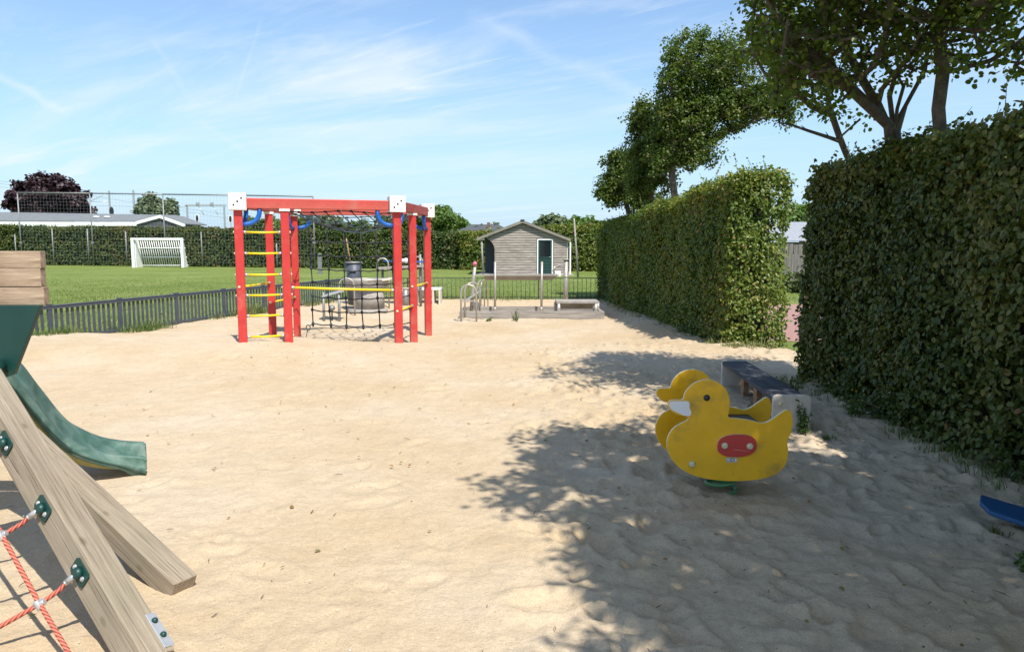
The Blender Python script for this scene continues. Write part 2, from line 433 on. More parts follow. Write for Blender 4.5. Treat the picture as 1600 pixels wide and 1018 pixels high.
    MT['rooftile'] = simple('dark_roof', (0.075, 0.078, 0.082), 0.8, var=0.2, scale=3)
    MT['roofgrey'] = simple('grey_bitumen_roof', (0.17, 0.18, 0.18), 0.8, var=0.15, scale=2)
    MT['roofwood'] = simple('mossy_roof_edge', (0.23, 0.20, 0.17), 0.85, var=0.2, scale=5)
    MT['roofred'] = simple('red_brown_tiles', (0.24, 0.09, 0.055), 0.8, var=0.2)
    MT['brickwall'] = simple('brown_brick', (0.16, 0.10, 0.07), 0.9, var=0.2)
    MT['doorgreen'] = simple('dark_green_door_paint', (0.012, 0.045, 0.038), 0.45, var=0.1)
    MT['pave'] = simple('pink_brick_paving', (0.34, 0.19, 0.16), 0.85, var=0.15, scale=12, bmp=0.4)
    MT['twig'] = simple('dry_twig', (0.085, 0.055, 0.035), 0.9, var=0.3)
    MT['shell'] = simple('shell_fragment', (0.70, 0.66, 0.56), 0.5, var=0.2)
    MT['net'] = simple('pale_net_cord', (0.22, 0.24, 0.26), 0.8)
    MT['pink'] = simple('faded_pink_ball', (0.55, 0.14, 0.20), 0.4)
    m, n, l, b = mat('dark_window_glass')
    b.inputs['Base Color'].default_value = (0.012, 0.016, 0.018, 1)
    b.inputs['Roughness'].default_value = 0.06
    MT['glass'] = m
    MT['rubber'] = simple('black_rubber', (0.02, 0.02, 0.02), 0.8)
build_materials()

# ------------------------------------------------------------------ object helpers
def thing(name, label, cat, loc=(0, 0, 0), group=None):
    o = bpy.data.objects.new(name, None)
    o.empty_display_size = 0.1
    col.objects.link(o)
    o.location = loc
    o['label'] = label
    o['category'] = cat
    if group:
        o['group'] = group
    return o
def rootloc(o):
    v = Vector((0, 0, 0))
    while o is not None:
        v += Vector(o.location)
        o = o.parent
    return v
def link(o, parent=None, label=None, kind=None):
    col.objects.link(o)
    if parent is not None:
        o.parent = parent
    if label:
        o['label'] = label
    if kind:
        o['kind'] = kind
    return o
class MB:
    def __init__(s):
        s.v, s.f, s.sm, s.mi, s.uv = [], [], [], [], {}
    def add(s, vs_, fs, smooth=False, mi=0):
        o = len(s.v)
        s.v += [tuple(x) for x in vs_]
        for f in fs:
            s.f.append([i + o for i in f])
            s.sm.append(smooth)
            s.mi.append(mi)
    def box(s, c, d, rot=None, mi=0):
        c = Vector(c)
        m = rot.to_3x3() if isinstance(rot, Matrix) else (Euler(rot).to_matrix() if rot else Matrix.Identity(3))
        vs_ = [c + m @ Vector((sx * d[0] / 2, sy * d[1] / 2, sz * d[2] / 2)) for sx in (-1, 1) for sy in (-1, 1) for sz in (-1, 1)]
        s.add(vs_, [(0, 1, 3, 2), (4, 6, 7, 5), (0, 4, 5, 1), (2, 3, 7, 6), (0, 2, 6, 4), (1, 5, 7, 3)], mi=mi)
    def tube(s, pts, r, n=8, cap=True, smooth=True, closed=False, mi=0):
        pts = [Vector(p) for p in pts]
        k = len(pts)
        rs = r if isinstance(r, (list, tuple)) else [r] * k
        ref = None
        base = len(s.v)
        L = 0
        for i, p in enumerate(pts):
            if closed:
                d = pts[(i + 1) % k] - pts[i - 1]
            else:
                d = pts[min(i + 1, k - 1)] - pts[max(i - 1, 0)]
            d = d.normalized() if d.length > 1e-9 else Vector((0, 0, 1))
            if ref is None:
                ref = d.orthogonal().normalized()
            ref = (ref - d * ref.dot(d))
            ref = ref.normalized() if ref.length > 1e-6 else d.orthogonal().normalized()
            q = d.cross(ref)
            if i:
                L += (p - pts[i - 1]).length
            for j in range(n):
                a = 2 * math.pi * j / n
                s.uv[len(s.v)] = (j / n, L)
                s.v.append(tuple(p + (ref * math.cos(a) + q * math.sin(a)) * rs[i]))
        for i in range(k if closed else k - 1):
            for j in range(n):
                a, b_ = base + i * n + j, base + i * n + (j + 1) % n
                i2 = (i + 1) % k
                c, d_ = base + i2 * n + (j + 1) % n, base + i2 * n + j
                s.f.append([a, b_, c, d_]); s.sm.append(smooth); s.mi.append(mi)
        if cap and not closed:
            s.f.append([base + j for j in reversed(range(n))]); s.sm.append(False); s.mi.append(mi)
            s.f.append([base + (k - 1) * n + j for j in range(n)]); s.sm.append(False); s.mi.append(mi)
    def lathe(s, c, prof, n=16, axis='Z', smooth=True, mi=0):
        """prof: list of (radius, height)"""
        c = Vector(c)
        base = len(s.v)
        for r_, h in prof:
            for j in range(n):
                a = 2 * math.pi * j / n
                x, y = r_ * math.cos(a), r_ * math.sin(a)
                v = {'Z': Vector((x, y, h)), 'Y': Vector((x, h, y)), 'X': Vector((h, x, y))}[axis]
                s.v.append(tuple(c + v))
        k = len(prof)
        for i in range(k - 1):
            for j in range(n):
                s.f.append([base + i * n + j, base + i * n + (j + 1) % n, base + (i + 1) * n + (j + 1) % n, base + (i + 1) * n + j])
                s.sm.append(smooth); s.mi.append(mi)
        s.f.append([base + j for j in range(n)]); s.sm.append(False); s.mi.append(mi)
        s.f.append([base + (k - 1) * n + j for j in reversed(range(n))]); s.sm.append(False); s.mi.append(mi)
    def prism(s, outline, off, mi_side=0, mi=0):
        """outline: list of 3-D points in a plane; off: extrusion vector"""
        n = len(outline)
        off = Vector(off)
        a = [Vector(p) for p in outline]
        o = len(s.v)
        s.v += [tuple(p) for p in a] + [tuple(p + off) for p in a]
        s.f.append([o + i for i in range(n)]); s.sm.append(False); s.mi.append(mi)
        s.f.append([o + n + i for i in reversed(range(n))]); s.sm.append(False); s.mi.append(mi)
        for i in range(n):
            j = (i + 1) % n
            s.f.append([o + j, o + i, o + n + i, o + n + j]); s.sm.append(False); s.mi.append(mi_side)
    def mesh(s, name, mats, origin=Vector((0, 0, 0))):
        me = bpy.data.meshes.new(name)
        me.from_pydata([(v[0] - origin[0], v[1] - origin[1], v[2] - origin[2]) for v in s.v], [], s.f)
        for m_ in (mats if isinstance(mats, (list, tuple)) else [mats]):
            me.materials.append(m_)
        me.polygons.foreach_set('use_smooth', s.sm)
        me.polygons.foreach_set('material_index', s.mi)
        if s.uv and len(s.uv) == len(s.v):
            ul = me.uv_layers.new(name='uv')
            data = []
            for f in s.f:
                us = [s.uv[i][0] for i in f]
                wrap = max(us) - min(us) > 0.5
                for i in f:
                    u, v = s.uv[i]
                    data += [u + 1 if wrap and u < 0.5 else u, v]
            ul.data.foreach_set('uv', data)
        import bmesh
        bm = bmesh.new(); bm.from_mesh(me)
        bmesh.ops.recalc_face_normals(bm, faces=bm.faces)
        bm.to_mesh(me); bm.free()
        me.update()
        return me
    def build(s, name, m, parent=None, bevel=0, label=None, kind=None):
        org = rootloc(parent) if parent is not None else Vector((0, 0, 0))
        o = bpy.data.objects.new(name, s.mesh(name, m, org))
        link(o, parent, label, kind)
        if bevel:
            b = o.modifiers.new('bevel', 'BEVEL')
            b.width = bevel; b.segments = 2; b.limit_method = 'ANGLE'; b.angle_limit = R(40)
        return o
def solo(mb, name, m, label, cat, loc=None, group=None, bevel=0):
    loc = Vector(loc) if loc is not None else Vector((0, 0, 0))
    o = bpy.data.objects.new(name, mb.mesh(name, m, loc))
    o.location = loc
    col.objects.link(o)
    o['label'] = label; o['category'] = cat
    if group: o['group'] = group
    if bevel:
        b = o.modifiers.new('bevel', 'BEVEL'); b.width = bevel; b.segments = 2; b.limit_method = 'ANGLE'
    return o
_beamcache = {}
def beam(name, p0, p1, w, d, m, parent, up=(0, 0, 1), bevel=0.006, label=None, cut=None):
    """a timber from p0 to p1: its own local X runs along the grain"""
    p0, p1 = Vector(p0), Vector(p1)
    L = (p1 - p0).length
    key = (round(L, 3), round(w, 3), round(d, 3), m.name, bevel, str(cut))
    me = _beamcache.get(key)
    if me is None:
        mb = MB()
        mb.box((0, 0, 0), (L, w, d))
        if cut:
            mb.v = [tuple(cut(Vector(v))) for v in mb.v]
        me = mb.mesh(name, m)
        _beamcache[key] = me
    o = bpy.data.objects.new(name, me)
    link(o, parent, label)
    x = (p1 - p0).normalized()
    z = Vector(up); z = (z - x * z.dot(x)).normalized()
    y = z.cross(x)
    rot = Matrix((x, y, z)).transposed().to_4x4()
    o.matrix_local = Matrix.Translation((p0 + p1) / 2 - rootloc(parent)) @ rot
    if bevel:
        b = o.modifiers.new('bevel', 'BEVEL'); b.width = bevel; b.segments = 2; b.limit_method = 'ANGLE'
    return o
def tubeobj(name, pts, r, m, parent, n=8, label=None, closed=False, kind=None):
    mb = MB(); mb.tube(pts, r, n, closed=closed)
    return mb.build(name, m, parent, label=label, kind=kind)
def copyobj(o, parent=None, loc=None):
    c = o.copy()
    col.objects.link(c)
    c.parent = parent
    if loc is not None:
        c.location = loc
    return c
def arc(c, u, v, r, a0, a1, n=10):
    c, u, v = Vector(c), Vector(u), Vector(v)
    return [c + u * (r * math.cos(a0 + (a1 - a0) * i / n)) + v * (r * math.sin(a0 + (a1 - a0) * i / n)) for i in range(n + 1)]
def arch(p0, p1, h, n=10, k=None):
    """inverted-U hoop between two feet"""
    p0, p1 = Vector(p0), Vector(p1)
    c = (p0 + p1) / 2; r = (p1 - p0).length / 2
    zt = max(p0.z, p1.z) + h - r
    c = Vector((c.x, c.y, zt))
    u = (p0 - p1); u.z = 0; u.normalize()
    return [p0] + arc(c, u, (0, 0, 1), r, 0, math.pi, n) + [p1]

# ------------------------------------------------------------------ foliage
def npmesh(name, V, Q, m, tone=None, smooth=False):
    me = bpy.data.meshes.new(name)
    nv, nf, k = len(V), len(Q), Q.shape[1]
    me.vertices.add(nv)
    me.vertices.foreach_set('co', V.astype(np.float32).ravel())
    me.loops.add(nf * k)
    me.loops.foreach_set('vertex_index', Q.astype(np.int32).ravel())
    me.polygons.add(nf)
    me.polygons.foreach_set('loop_start', np.arange(nf, dtype=np.int32) * k)
    if smooth:
        me.polygons.foreach_set('use_smooth', np.ones(nf, dtype=bool))
    me.materials.append(m)
    if tone is not None:
        a = me.attributes.new('tone', 'FLOAT', 'POINT')
        a.data.foreach_set('value', tone.astype(np.float32))
    me.update(calc_edges=True)
    return me
def nrm(a):
    return a / np.maximum(np.linalg.norm(a, axis=1, keepdims=True), 1e-9)
def leaves(p, n, size, tone, droop=0.4, spread=0.6, wid=0.36):
    """p points, n rough outward normals: two folded quads per leaf"""
    N = len(p)
    nn = nrm(n + rng.normal(0, spread, (N, 3)))
    ax = rng.normal(0, 1, (N, 3)); ax[:, 2] -= droop * 1.5
    ax = nrm(ax - nn * np.sum(ax * nn, 1, keepdims=True))
    bx = np.cross(nn, ax)
    L = (size * rng.uniform(0.7, 1.25, N))[:, None]
    w = L * wid * rng.uniform(0.8, 1.15, N)[:, None]
    fold = rng.uniform(0.05, 0.35, N)[:, None] * w
    bend = rng.uniform(-0.05, 0.22, N)[:, None] * L
    v0 = p
    v1 = p + ax * L * 0.30 + bx * w * 0.95 + nn * fold
    v2 = p + ax * L * 0.70 + bx * w * 0.80 + nn * fold - nn * bend * 0.4
    v3 = p + ax * L - nn * bend
    v4 = p + ax * L * 0.70 - bx * w * 0.80 + nn * fold - nn * bend * 0.4
    v5 = p + ax * L * 0.30 - bx * w * 0.95 + nn * fold
    V = np.stack([v0, v1, v2, v3, v4, v5], 1).reshape(-1, 3)
    b = np.arange(N)[:, None] * 6
    Q = np.concatenate([b + np.array([[0, 3, 2, 1]]), b + np.array([[0, 5, 4, 3]])], 0)
    return V, Q, np.repeat(tone, 6)
def leafobj(name, p, n, size, m, parent, tone=None, **k):
    if tone is None:
        tone = rng.random(len(p))
    org = np.array(rootloc(parent))
    V, Q, t = leaves(p - org, n, size, tone, **k)
    o = bpy.data.objects.new(name, npmesh(name, V, Q, m, t))
    link(o, parent, kind='stuff')
    return o

# ================================================================== THE GROUND
FA, FB = Vector((-7.7, 12.24, 0)), Vector((-5.0, 21.5, 0))        # line of the slatted fence
def fence_x(y):
    return FA.x + (y - FA.y) * (FB.x - FA.x) / (FB.y - FA.y)
def hedge_x(y):                                                    # foot of the long right-hand hedge
    return 2.62 + (22.5 - y) * (3.42 - 2.62) / 11.0
def sst(a, b, x):
    t = np.clip((x - a) / (b - a), 0, 1)
    return t * t * (3 - 2 * t)
_fr = np.random.default_rng(21)
_steps = []
for i in range(1300):
    y = 1.6 + 11.5 * _fr.random() ** 1.2
    x = _fr.uniform(-4.5, 4.2)
    shade = x > 0.1
    if not shade and _fr.random() < 0.62:
        continue
    _steps.append((x, y, _fr.uniform(0, math.pi), _fr.uniform(0.07, 0.17), (1.0 if shade else 0.45) * _fr.uniform(0.008, 0.028)))
def sand_base(x, y):
    x, y = np.asarray(x, float), np.asarray(y, float)
    z = 0.030 * fbm(x * 0.55, y * 0.55, 3) + 0.0
    crest = sst(9.0, 11.0, y) * (1 - sst(11.3, 12.6, y + 0.10 * x))
    z = z + crest * (0.05 + 0.10 * sst(-2.0, -4.2, x))
    dip = sst(11.6, 13.6, y) * (1 - sst(19.6, 21.5, y)) * sst(-6.6, -5.0, x - (y - 12) * 0.25) * (1 - sst(2.2, 3.0, x))
    z = z - 0.15 * dip * (0.75 + 0.25 * sst(-4.5, -1.5, x))
    z = z - 0.015 * np.exp(-((x - 1.40) ** 2 / 0.50 + (y - 4.85) ** 2 / 0.30))
    z = z + 0.03 * sst(2.6, 3.6, x) * sst(1, 3, y) * (1 - sst(8.4, 9.2, y))
    # edge: the sand runs out under the turf and the hedges
    ex = fence_x(y) + 0.12 * fbm(x * 0.9 + 3, y * 1.6, 3)
    out = 1 - sst(-0.25, 0.12, x - ex)
    rx = np.where(y < 9.0, 4.4, np.where(y < 11.0, 4.15, hedge_x(y) + 0.35)) + 0.25 * fbm(x * 1.1, y * 1.3 + 9, 3)
    out = np.maximum(out, sst(0.0, 0.35, x - rx))
    out = np.maximum(out, sst(21.55, 22.0, y + 0.25 * fbm(x * 1.3 + 5, y, 3)))
    z = z + 0.02 * (1 - out)
    return z * (1 - out) - 0.16 * out
def sandz(x, y):
    return float(sand_base(np.array([x]), np.array([y]))[0])
def make_sand():
    ys = [-14, -10, -7, -4.5, -3, -2, -1, -0.3, 0.3, 0.8, 1.2, 1.5]
    y = 1.6
    while y < 22.4:
        ys.append(y)
        y += max(0.014, 0.0068 * y)
    ys = np.array(ys)
    xs = [-12, -10, -8.5, -7.5, -6.5, -5.8]
    x = -5.2
    while x < 5.0:
        xs.append(x); x += 0.0165
    xs += [5.2, 5.6]
    # far rows reach the fence with the same columns, coarser on the left
    xs = np.array([-12, -11, -10] + list(np.arange(-9.4, -5.25, 0.07)) + xs[6:])
    X, Y = np.meshgrid(xs, ys)
    Z = sand_base(X, Y)
    near = 1 - sst(9, 16, Y)
    sh = sst(-0.5, 0.8, X + 0.3 * fbm(X, Y, 2))
    rip = fbm(X * 2.6 + 40, Y * 3.4, 4, 0.55)
    lump = np.abs(fbm(X * 3.4 + 11, Y * 5.2 + 3, 5, 0.62)) - 0.35
    Z = Z + (0.008 + 0.018 * sh * (1 - sst(8.5, 10.5, Y)) + 0.014 * sst(10, 12, Y)) * rip
    Z = Z + (0.006 + 0.027 * sh * (1 - sst(8.5, 10.5, Y)) + 0.020 * sst(11, 12.5, Y)) * (lump + 0.15)
    Z = Z + (0.005 + 0.006 * sh) * fbm(X * 13, Y * 15, 3, 0.7) * near
    for (fx, fy, a, r_, d) in _steps:
        j0, j1 = np.searchsorted(ys, fy - r_ * 2.6), np.searchsorted(ys, fy + r_ * 2.6)
        i0, i1 = np.searchsorted(xs, fx - r_ * 2.6), np.searchsorted(xs, fx + r_ * 2.6)
        if j1 <= j0 or i1 <= i0:
            continue
        sx, sy = X[j0:j1, i0:i1] - fx, Y[j0:j1, i0:i1] - fy
        u = (sx * math.cos(a) + sy * math.sin(a)) / r_
        v = (-sx * math.sin(a) + sy * math.cos(a)) / (r_ * 0.55)
        q = u * u + v * v
        Z[j0:j1, i0:i1] += d * (-1.25 * np.exp(-q ** 1.7 * 1.1) + 0.62 * np.exp(-(np.sqrt(q) - 1.35) ** 2 * 8.0))
    V = np.stack([X, Y, Z], -1).reshape(-1, 3)
    ny, nx = X.shape
    idx = np.arange(ny * nx).reshape(ny, nx)
    Q = np.stack([idx[:-1, :-1], idx[:-1, 1:], idx[1:, 1:], idx[1:, :-1]], -1).reshape(-1, 4)
    o = bpy.data.objects.new('sand_ground', npmesh('sand_ground', V, Q, MT['sand'], smooth=True))
    link(o, kind='structure')
make_sand()
def poly_sheet(name, polys, m):
    mb = MB()
    for p in polys:
        mb.add(p, [list(range(len(p)))])
    o = bpy.data.objects.new(name, mb.mesh(name, m))
    link(o, kind='structure')
    return o
poly_sheet('grass_field', [
    [(-500, -60, 0), (fence_x(-60), -60, 0), (FB.x, 21.5, 0), (-500, 21.5, 0)],
    [(-500, 21.5, 0), (500, 21.5, 0), (500, 700, 0), (-500, 700, 0)],
    [(3.9, -60, 0), (500, -60, 0), (500, 21.5, 0), (2.9, 21.5, 0), (3.9, 11.2, 0)]], MT['grass'])
poly_sheet('paved_path', [[(4.1, 12.6, .006), (7.0, 11.4, .006), (12, 12.2, .006), (12, 20.2, .006), (6.6, 19.9, .006), (5.2, 17.5, .006)]], MT['pave'])

# grass blades on the lawn near the railings and along its edges
def make_blades():
    N = 130000
    y = 12.0 + 26 * rng.random(N) ** 1.25
    x = rng.uniform(-1, 1, N) * (y * 0.78) + 0
    keep = (x < fence_x(y) - 0.03) | (y > 21.9)
    keep &= rng.random(N) > 0.97 * sst(25, 38, y)
    keep &= ~((x > hedge_x(y) - 0.1) & (y < 24)) & ~((x > -1.95) & (x < 3.2) & (y > 38))
    # right of the gap between the hedges
    N2 = 9000
    x2, y2 = rng.uniform(3.9, 9.5, N2), rng.uniform(9.0, 27, N2)
    k2 = (~((y2 > 11.4) & (y2 < 20.3))) & (x2 > 3.98)
    k2b = (y2 > 11.1) | (x2 > 4.0)
    x, y = np.concatenate([x[keep], x2[k2 & k2b]]), np.concatenate([y[keep], y2[k2 & k2b]])
    n = len(x)
    h = rng.uniform(0.015, 0.038, n) * (1 + 0.6 * (fbm(x * 0.8, y * 0.8, 3) > 0.1))
    edge = (np.abs(x - fence_x(y)) < 0.45) | ((y > 21.9) & (y < 22.35))
    h = np.where(edge, h * 2.4, h)
    w = rng.uniform(0.004, 0.009, n) + 0.0003 * y
    a = rng.uniform(0, math.pi, n)
    lean = rng.normal(0, 0.35, (n, 2)) * h[:, None]
    p = np.stack([x, y, np.full(n, -0.005)], 1)
    d = np.stack([np.cos(a) * w, np.sin(a) * w, np.zeros(n)], 1)
    t = p + np.stack([lean[:, 0], lean[:, 1], h], 1)
    V = np.stack([p - d, p + d, t], 1).reshape(-1, 3)
    o = bpy.data.objects.new('grass_blades', npmesh('grass_blades', V, np.arange(n * 3).reshape(-1, 3), MT['blade'], np.repeat(rng.random(n), 3)))
    link(o, kind='stuff')
    o['label'] = 'short mown green grass blades on the lawn behind both fences'
    o['category'] = 'grass'
make_blades()

# loose bits lying on the sand
def make_litter():
    def scatter(n, ylo, yhi, pw, xlo, xhi):
        y = ylo + (yhi - ylo) * rng.random(n) ** pw
        return rng.uniform(xlo, xhi, n), y
    mb = MB()
    x, y = scatter(260, 1.9, 11, 1.3, 0.0, 3.6)
    x3, y3 = scatter(130, 2.0, 11, 1.2, -4.2, 0.6)
    x4 = rng.normal(2.95, 0.28, 170); y4 = rng.uniform(3.2, 7.6, 170)
    for X, Y in zip(np.concatenate([x, x3, x4]), np.concatenate([y, y3, y4])):
        L = rnd.uniform(0.005, 0.022) * (2.2 if rnd.random() < 0.08 else 1)
        a = rnd.uniform(0, math.pi)
        z = sandz(X, Y) + 0.012
        d = Vector((math.cos(a), math.sin(a), rnd.uniform(-.1, .25))) * L
        m_ = Vector((X, Y, z)) + Vector((rnd.uniform(-.1, .1), rnd.uniform(-.1, .1), 0.1)) * L
        mb.tube([Vector((X, Y, z)) - d, m_, Vector((X, Y, z)) + d], [0.0012, 0.0022, 0.001], 4, smooth=False)
    o = mb.build('fallen_twigs', MT['twig'], kind='stuff')
    o['label'] = 'small dry twigs and bark crumbs strewn over the sand'; o['category'] = 'twigs'
    mb = MB()
    x, y = scatter(2600, 1.9, 11, 1.3, -4, 3.4)
    for X, Y in zip(x, y):
        s_ = rnd.uniform(0.0022, 0.0062)
        z = sandz(X, Y) + rnd.uniform(0.004, 0.016)
        c = Vector((X, Y, z))
        a = [c + Vector((rnd.uniform(-1, 1), rnd.uniform(-1, 1), rnd.uniform(-.3, .5))) * s_ for _ in range(4)]
        mb.add(a, [(0, 1, 2), (0, 2, 3), (0, 3, 1), (1, 3, 2)])
    o = mb.build('shell_fragments', MT['shell'], kind='stuff')
    o['label'] = 'tiny pale shell fragments scattered over the sand'; o['category'] = 'shells'
    n = 120
    x, y = scatter(n, 2.0, 12, 1.2, -4, 3.6)
    p = np.array([(a, b, sandz(a, b) + 0.016) for a, b in zip(x, y)])
    nn = np.tile([0, 0, 1.0], (n, 1))
    V, Q, t = leaves(p, nn, 0.032, rng.uniform(0.94, 1.0, n), droop=0, spread=0.3)
    o = bpy.data.objects.new('fallen_leaves', npmesh('fallen_leaves', V, Q, MT['hedge_far'], t))
    link(o, kind='stuff'); o['label'] = 'small dry brown leaves lying on the sand'; o['category'] = 'leaves'
make_litter()

# ================================================================== HEDGES
def make_hedge(label, A, B, th, hA, hB, dens, size, m, amp=0.06, sides=('front', 'top'), sprig=0, group=None, core=True, side=1, ends=(True, True), depth=0.14, bottom_out=0.0, wid=0.36):
    """A, B: the two ends of the front foot line; the hedge's body lies to the left of A>B times side"""
    A, B = Vector(A), Vector(B)
    d = (B - A); L = d.length; d.normalize()
    nrmv = Vector((d.y, -d.x, 0)) * side           # outward from the front face
    org = (A + B) / 2 - nrmv * th / 2
    t = thing('hedge', label, 'hedge', org, group)
    dv, nv = np.array(d), np.array(nrmv)
    def top(s):
        return hA + (hB - hA) * s / L
    P_, N_ = [], []
    K, jit = 7, size * 0.62
    def face(area_n, fn):
        n = int(area_n)
        if n <= 0:
            return
        p, nn = fn(n)
        P_.append(p); N_.append(nn)
    def wav(s, z):
        return amp * fbm(s * 0.9 + A.x * 3, z * 0.9 + A.y, 3) * 1.6 + amp * 0.6 * fbm(s * 3.1, z * 3.1 + 7, 2)
    def front(n, sgn=1):
        m_ = max(1, n // K)
        s = np.repeat(rng.uniform(0, L, m_), K); z = np.repeat(rng.uniform(0.0, 1, m_), K); n = m_ * K
        z = z * top(s)
        off = wav(s, z) - np.repeat(np.minimum(rng.exponential(depth * 0.55, m_), depth * 2.2), K) + bottom_out * np.maximum(0, 1 - z / 0.45)
        off = off - 0.22 * sst(-0.30, 0.02, z - top(s)) ** 2
        if ends[0]: off = off - 0.20 * sst(-0.22, 0.02, -s) ** 2
        if ends[1]: off = off - 0.20 * sst(-0.22, 0.02, s - L) ** 2
        s = s + rng.normal(0, jit, n); z = np.abs(z + rng.normal(0, jit, n)); off = off + rng.normal(0, jit * .6, n)
        if sgn < 0:
            off = off - 0
        p = np.array(A)[None] + dv[None] * s[:, None] + nv[None] * (off if sgn > 0 else (-th - off))[:, None]
        p[:, 2] = z
        return p, np.tile(nv * sgn + [0, 0, 0.35], (n, 1))
    face(L * (hA + hB) / 2 * dens, front)
    if 'back' in sides:
        face(L * (hA + hB) / 2 * dens * 0.35, lambda n: front(n, -1))
    def topf(n):
        m_ = max(1, n // K)
        s = np.repeat(rng.uniform(0, L, m_), K); q = np.repeat(rng.uniform(0, th, m_), K); n = m_ * K
        z = top(s) + wav(s, q + 40) * 1.6 - np.repeat(np.minimum(rng.exponential(depth * 0.5, m_), depth * 2), K) - 0.14 * (np.abs(q / th - 0.5) * 2) ** 5
        s = s + rng.normal(0, jit, n); q = q + rng.normal(0, jit, n); z = z + rng.normal(0, jit * .7, n)
        p = np.array(A)[None] + dv[None] * s[:, None] - nv[None] * q[:, None]
        p[:, 2] = z
        return p, np.tile([0, 0, 1.0], (n, 1))
    face(L * th * dens, topf)
    for e, on in ((0, ends[0]), (1, ends[1])):
        if not on:
            continue
        def endf(n, e=e):
            m_ = max(1, n // K); n = m_ * K
            q = np.repeat(rng.uniform(0, th, m_), K)
            h_ = hA if e == 0 else hB
            z = np.repeat(rng.uniform(0, 1, m_) * h_, K)
            off = wav(q + 70, z) - np.repeat(np.minimum(rng.exponential(depth * 0.6, m_), depth * 2.2), K) - 0.16 * (np.abs(q / th - 0.5) * 2) ** 5 - 0.2 * sst(-0.3, 0.02, z - h_) ** 2
            q = q + rng.normal(0, jit, n); z = np.abs(z + rng.normal(0, jit, n)); off = off + rng.normal(0, jit * .6, n)
            base = np.array(A if e == 0 else B)
            p = base[None] + dv[None] * (off * (1 if e else -1))[:, None] - nv[None] * q[:, None]
            p[:, 2] = z
            return p, np.tile(dv * (1 if e else -1) + [0, 0, 0.35], (n, 1))
        face(th * hA * dens * 1.15, endf)
    p, nn = np.concatenate(P_), np.concatenate(N_)
    # patchiness: the tone of neighbouring leaves goes together
    sc_ = p @ np.array([dv[0], dv[1], 0])
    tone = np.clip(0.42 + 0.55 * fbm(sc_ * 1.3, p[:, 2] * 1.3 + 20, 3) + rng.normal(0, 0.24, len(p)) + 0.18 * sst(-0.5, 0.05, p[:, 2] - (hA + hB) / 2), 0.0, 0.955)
    dry = rng.random(len(p)) < 0.006
    tone = np.where(dry, rng.uniform(0.975, 1, len(p)), tone)
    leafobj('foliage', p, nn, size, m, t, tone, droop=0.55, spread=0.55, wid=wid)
    if core:
        ns = max(3, int(L / 0.35)); nz = 8
        c = 1.15 * depth + 0.06
        mb = MB()
        s = np.linspace(c if ends[0] else -0.3, L - c if ends[1] else L + 0.3, ns)
        ring = []
        for si in s:
            h_ = top(si) - c
            row = []
            for (q, z) in [(c, -0.1), (c, h_ * 0.33), (c, h_ * 0.66), (c, h_ - 0.12), (c + 0.12, h_), (th - c - 0.1, h_), (th - c, h_ - 0.12), (th - c, h_ * 0.5), (th - c, -0.1)]:
                w_ = float(wav(np.array([si]), np.array([z]))[0])
                q2 = q - w_ if q < th / 2 else q
                row.append(A + d * si - nrmv * q2 + Vector((0, 0, z)))
            ring.append(row)
        k = len(ring[0])
        V = [v for r_ in ring for v in r_]
        Fc = []
        for i in range(ns - 1):
            for j in range(k - 1):
                Fc.append((i * k + j, i * k + j + 1, (i + 1) * k + j + 1, (i + 1) * k + j))
        Fc.append(tuple(range(k))); Fc.append(tuple(reversed([(ns - 1) * k + j for j in range(k)])))
        mb.add(V, Fc)
        mb.build('light_blocking_core', MT['core'], t)  # solid inset body, added so light does not leak through the leaves
    if sprig:
        mb = MB(); lp, ln = [], []
        for i in range(sprig):
            s = rnd.uniform(0, L); q = rnd.uniform(0.05, th)
            b = A + d * s - nrmv * q; b.z = top(s) - 0.12
            up = Vector((rnd.gauss(0, .35), rnd.gauss(0, .35), 1)).normalized()
            h_ = rnd.uniform(0.15, 0.42)
            e = b + up * h_ + Vector((rnd.gauss(0, .04), rnd.gauss(0, .04), 0))
            mb.tube([b, (b + e) / 2 + Vector((rnd.gauss(0, .02), 0, 0)), e], [0.004, 0.003, 0.0015], 4)
            for k in range(int(h_ / 0.035)):
                f = (k + 1) / (h_ / 0.035)
                lp.append(b.lerp(e, f)); ln.append((rnd.gauss(0, 1), rnd.gauss(0, 1), 0.6))
        mb.build('sprig_stems', MT['twig'], t, kind='stuff')
        leafobj('sprig_leaves', np.array(lp), np.array(ln, float), size * 0.85, m, t, droop=0.1, wid=wid)
    return t
# near right-hand hedge, runs past the camera
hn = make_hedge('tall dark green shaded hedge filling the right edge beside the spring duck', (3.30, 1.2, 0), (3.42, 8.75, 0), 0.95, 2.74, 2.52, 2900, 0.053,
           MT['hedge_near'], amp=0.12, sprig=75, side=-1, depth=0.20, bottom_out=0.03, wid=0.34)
hf = make_hedge('long clipped hedge running back to the railings, its leafy end in the sun', (3.42, 11.55, 0), (2.62, 22.6, 0), 0.98, 2.82, 2.25, 2300, 0.056,
           MT['hedge_far'], amp=0.09, sprig=60, side=-1, depth=0.18, bottom_out=0.04, wid=0.34)
make_hedge('long low boundary hedge across the far side of the lawn behind the white goal', (-47, 59.6, 0), (-3.4, 46.6, 0), 1.4, 3.12, 2.35, 420, 0.125,
           MT['hedge_back'], amp=0.10, sprig=0, side=1, depth=0.25, wid=0.42)
make_hedge('sunlit hedge standing behind the wooden playhouse and the leaning pole', (-3.3, 46.0, 0), (6.2, 43.0, 0), 1.3, 2.35, 2.75, 480, 0.115,
           MT['hedge_far'], amp=0.12, sprig=0, side=1, depth=0.25, wid=0.42)
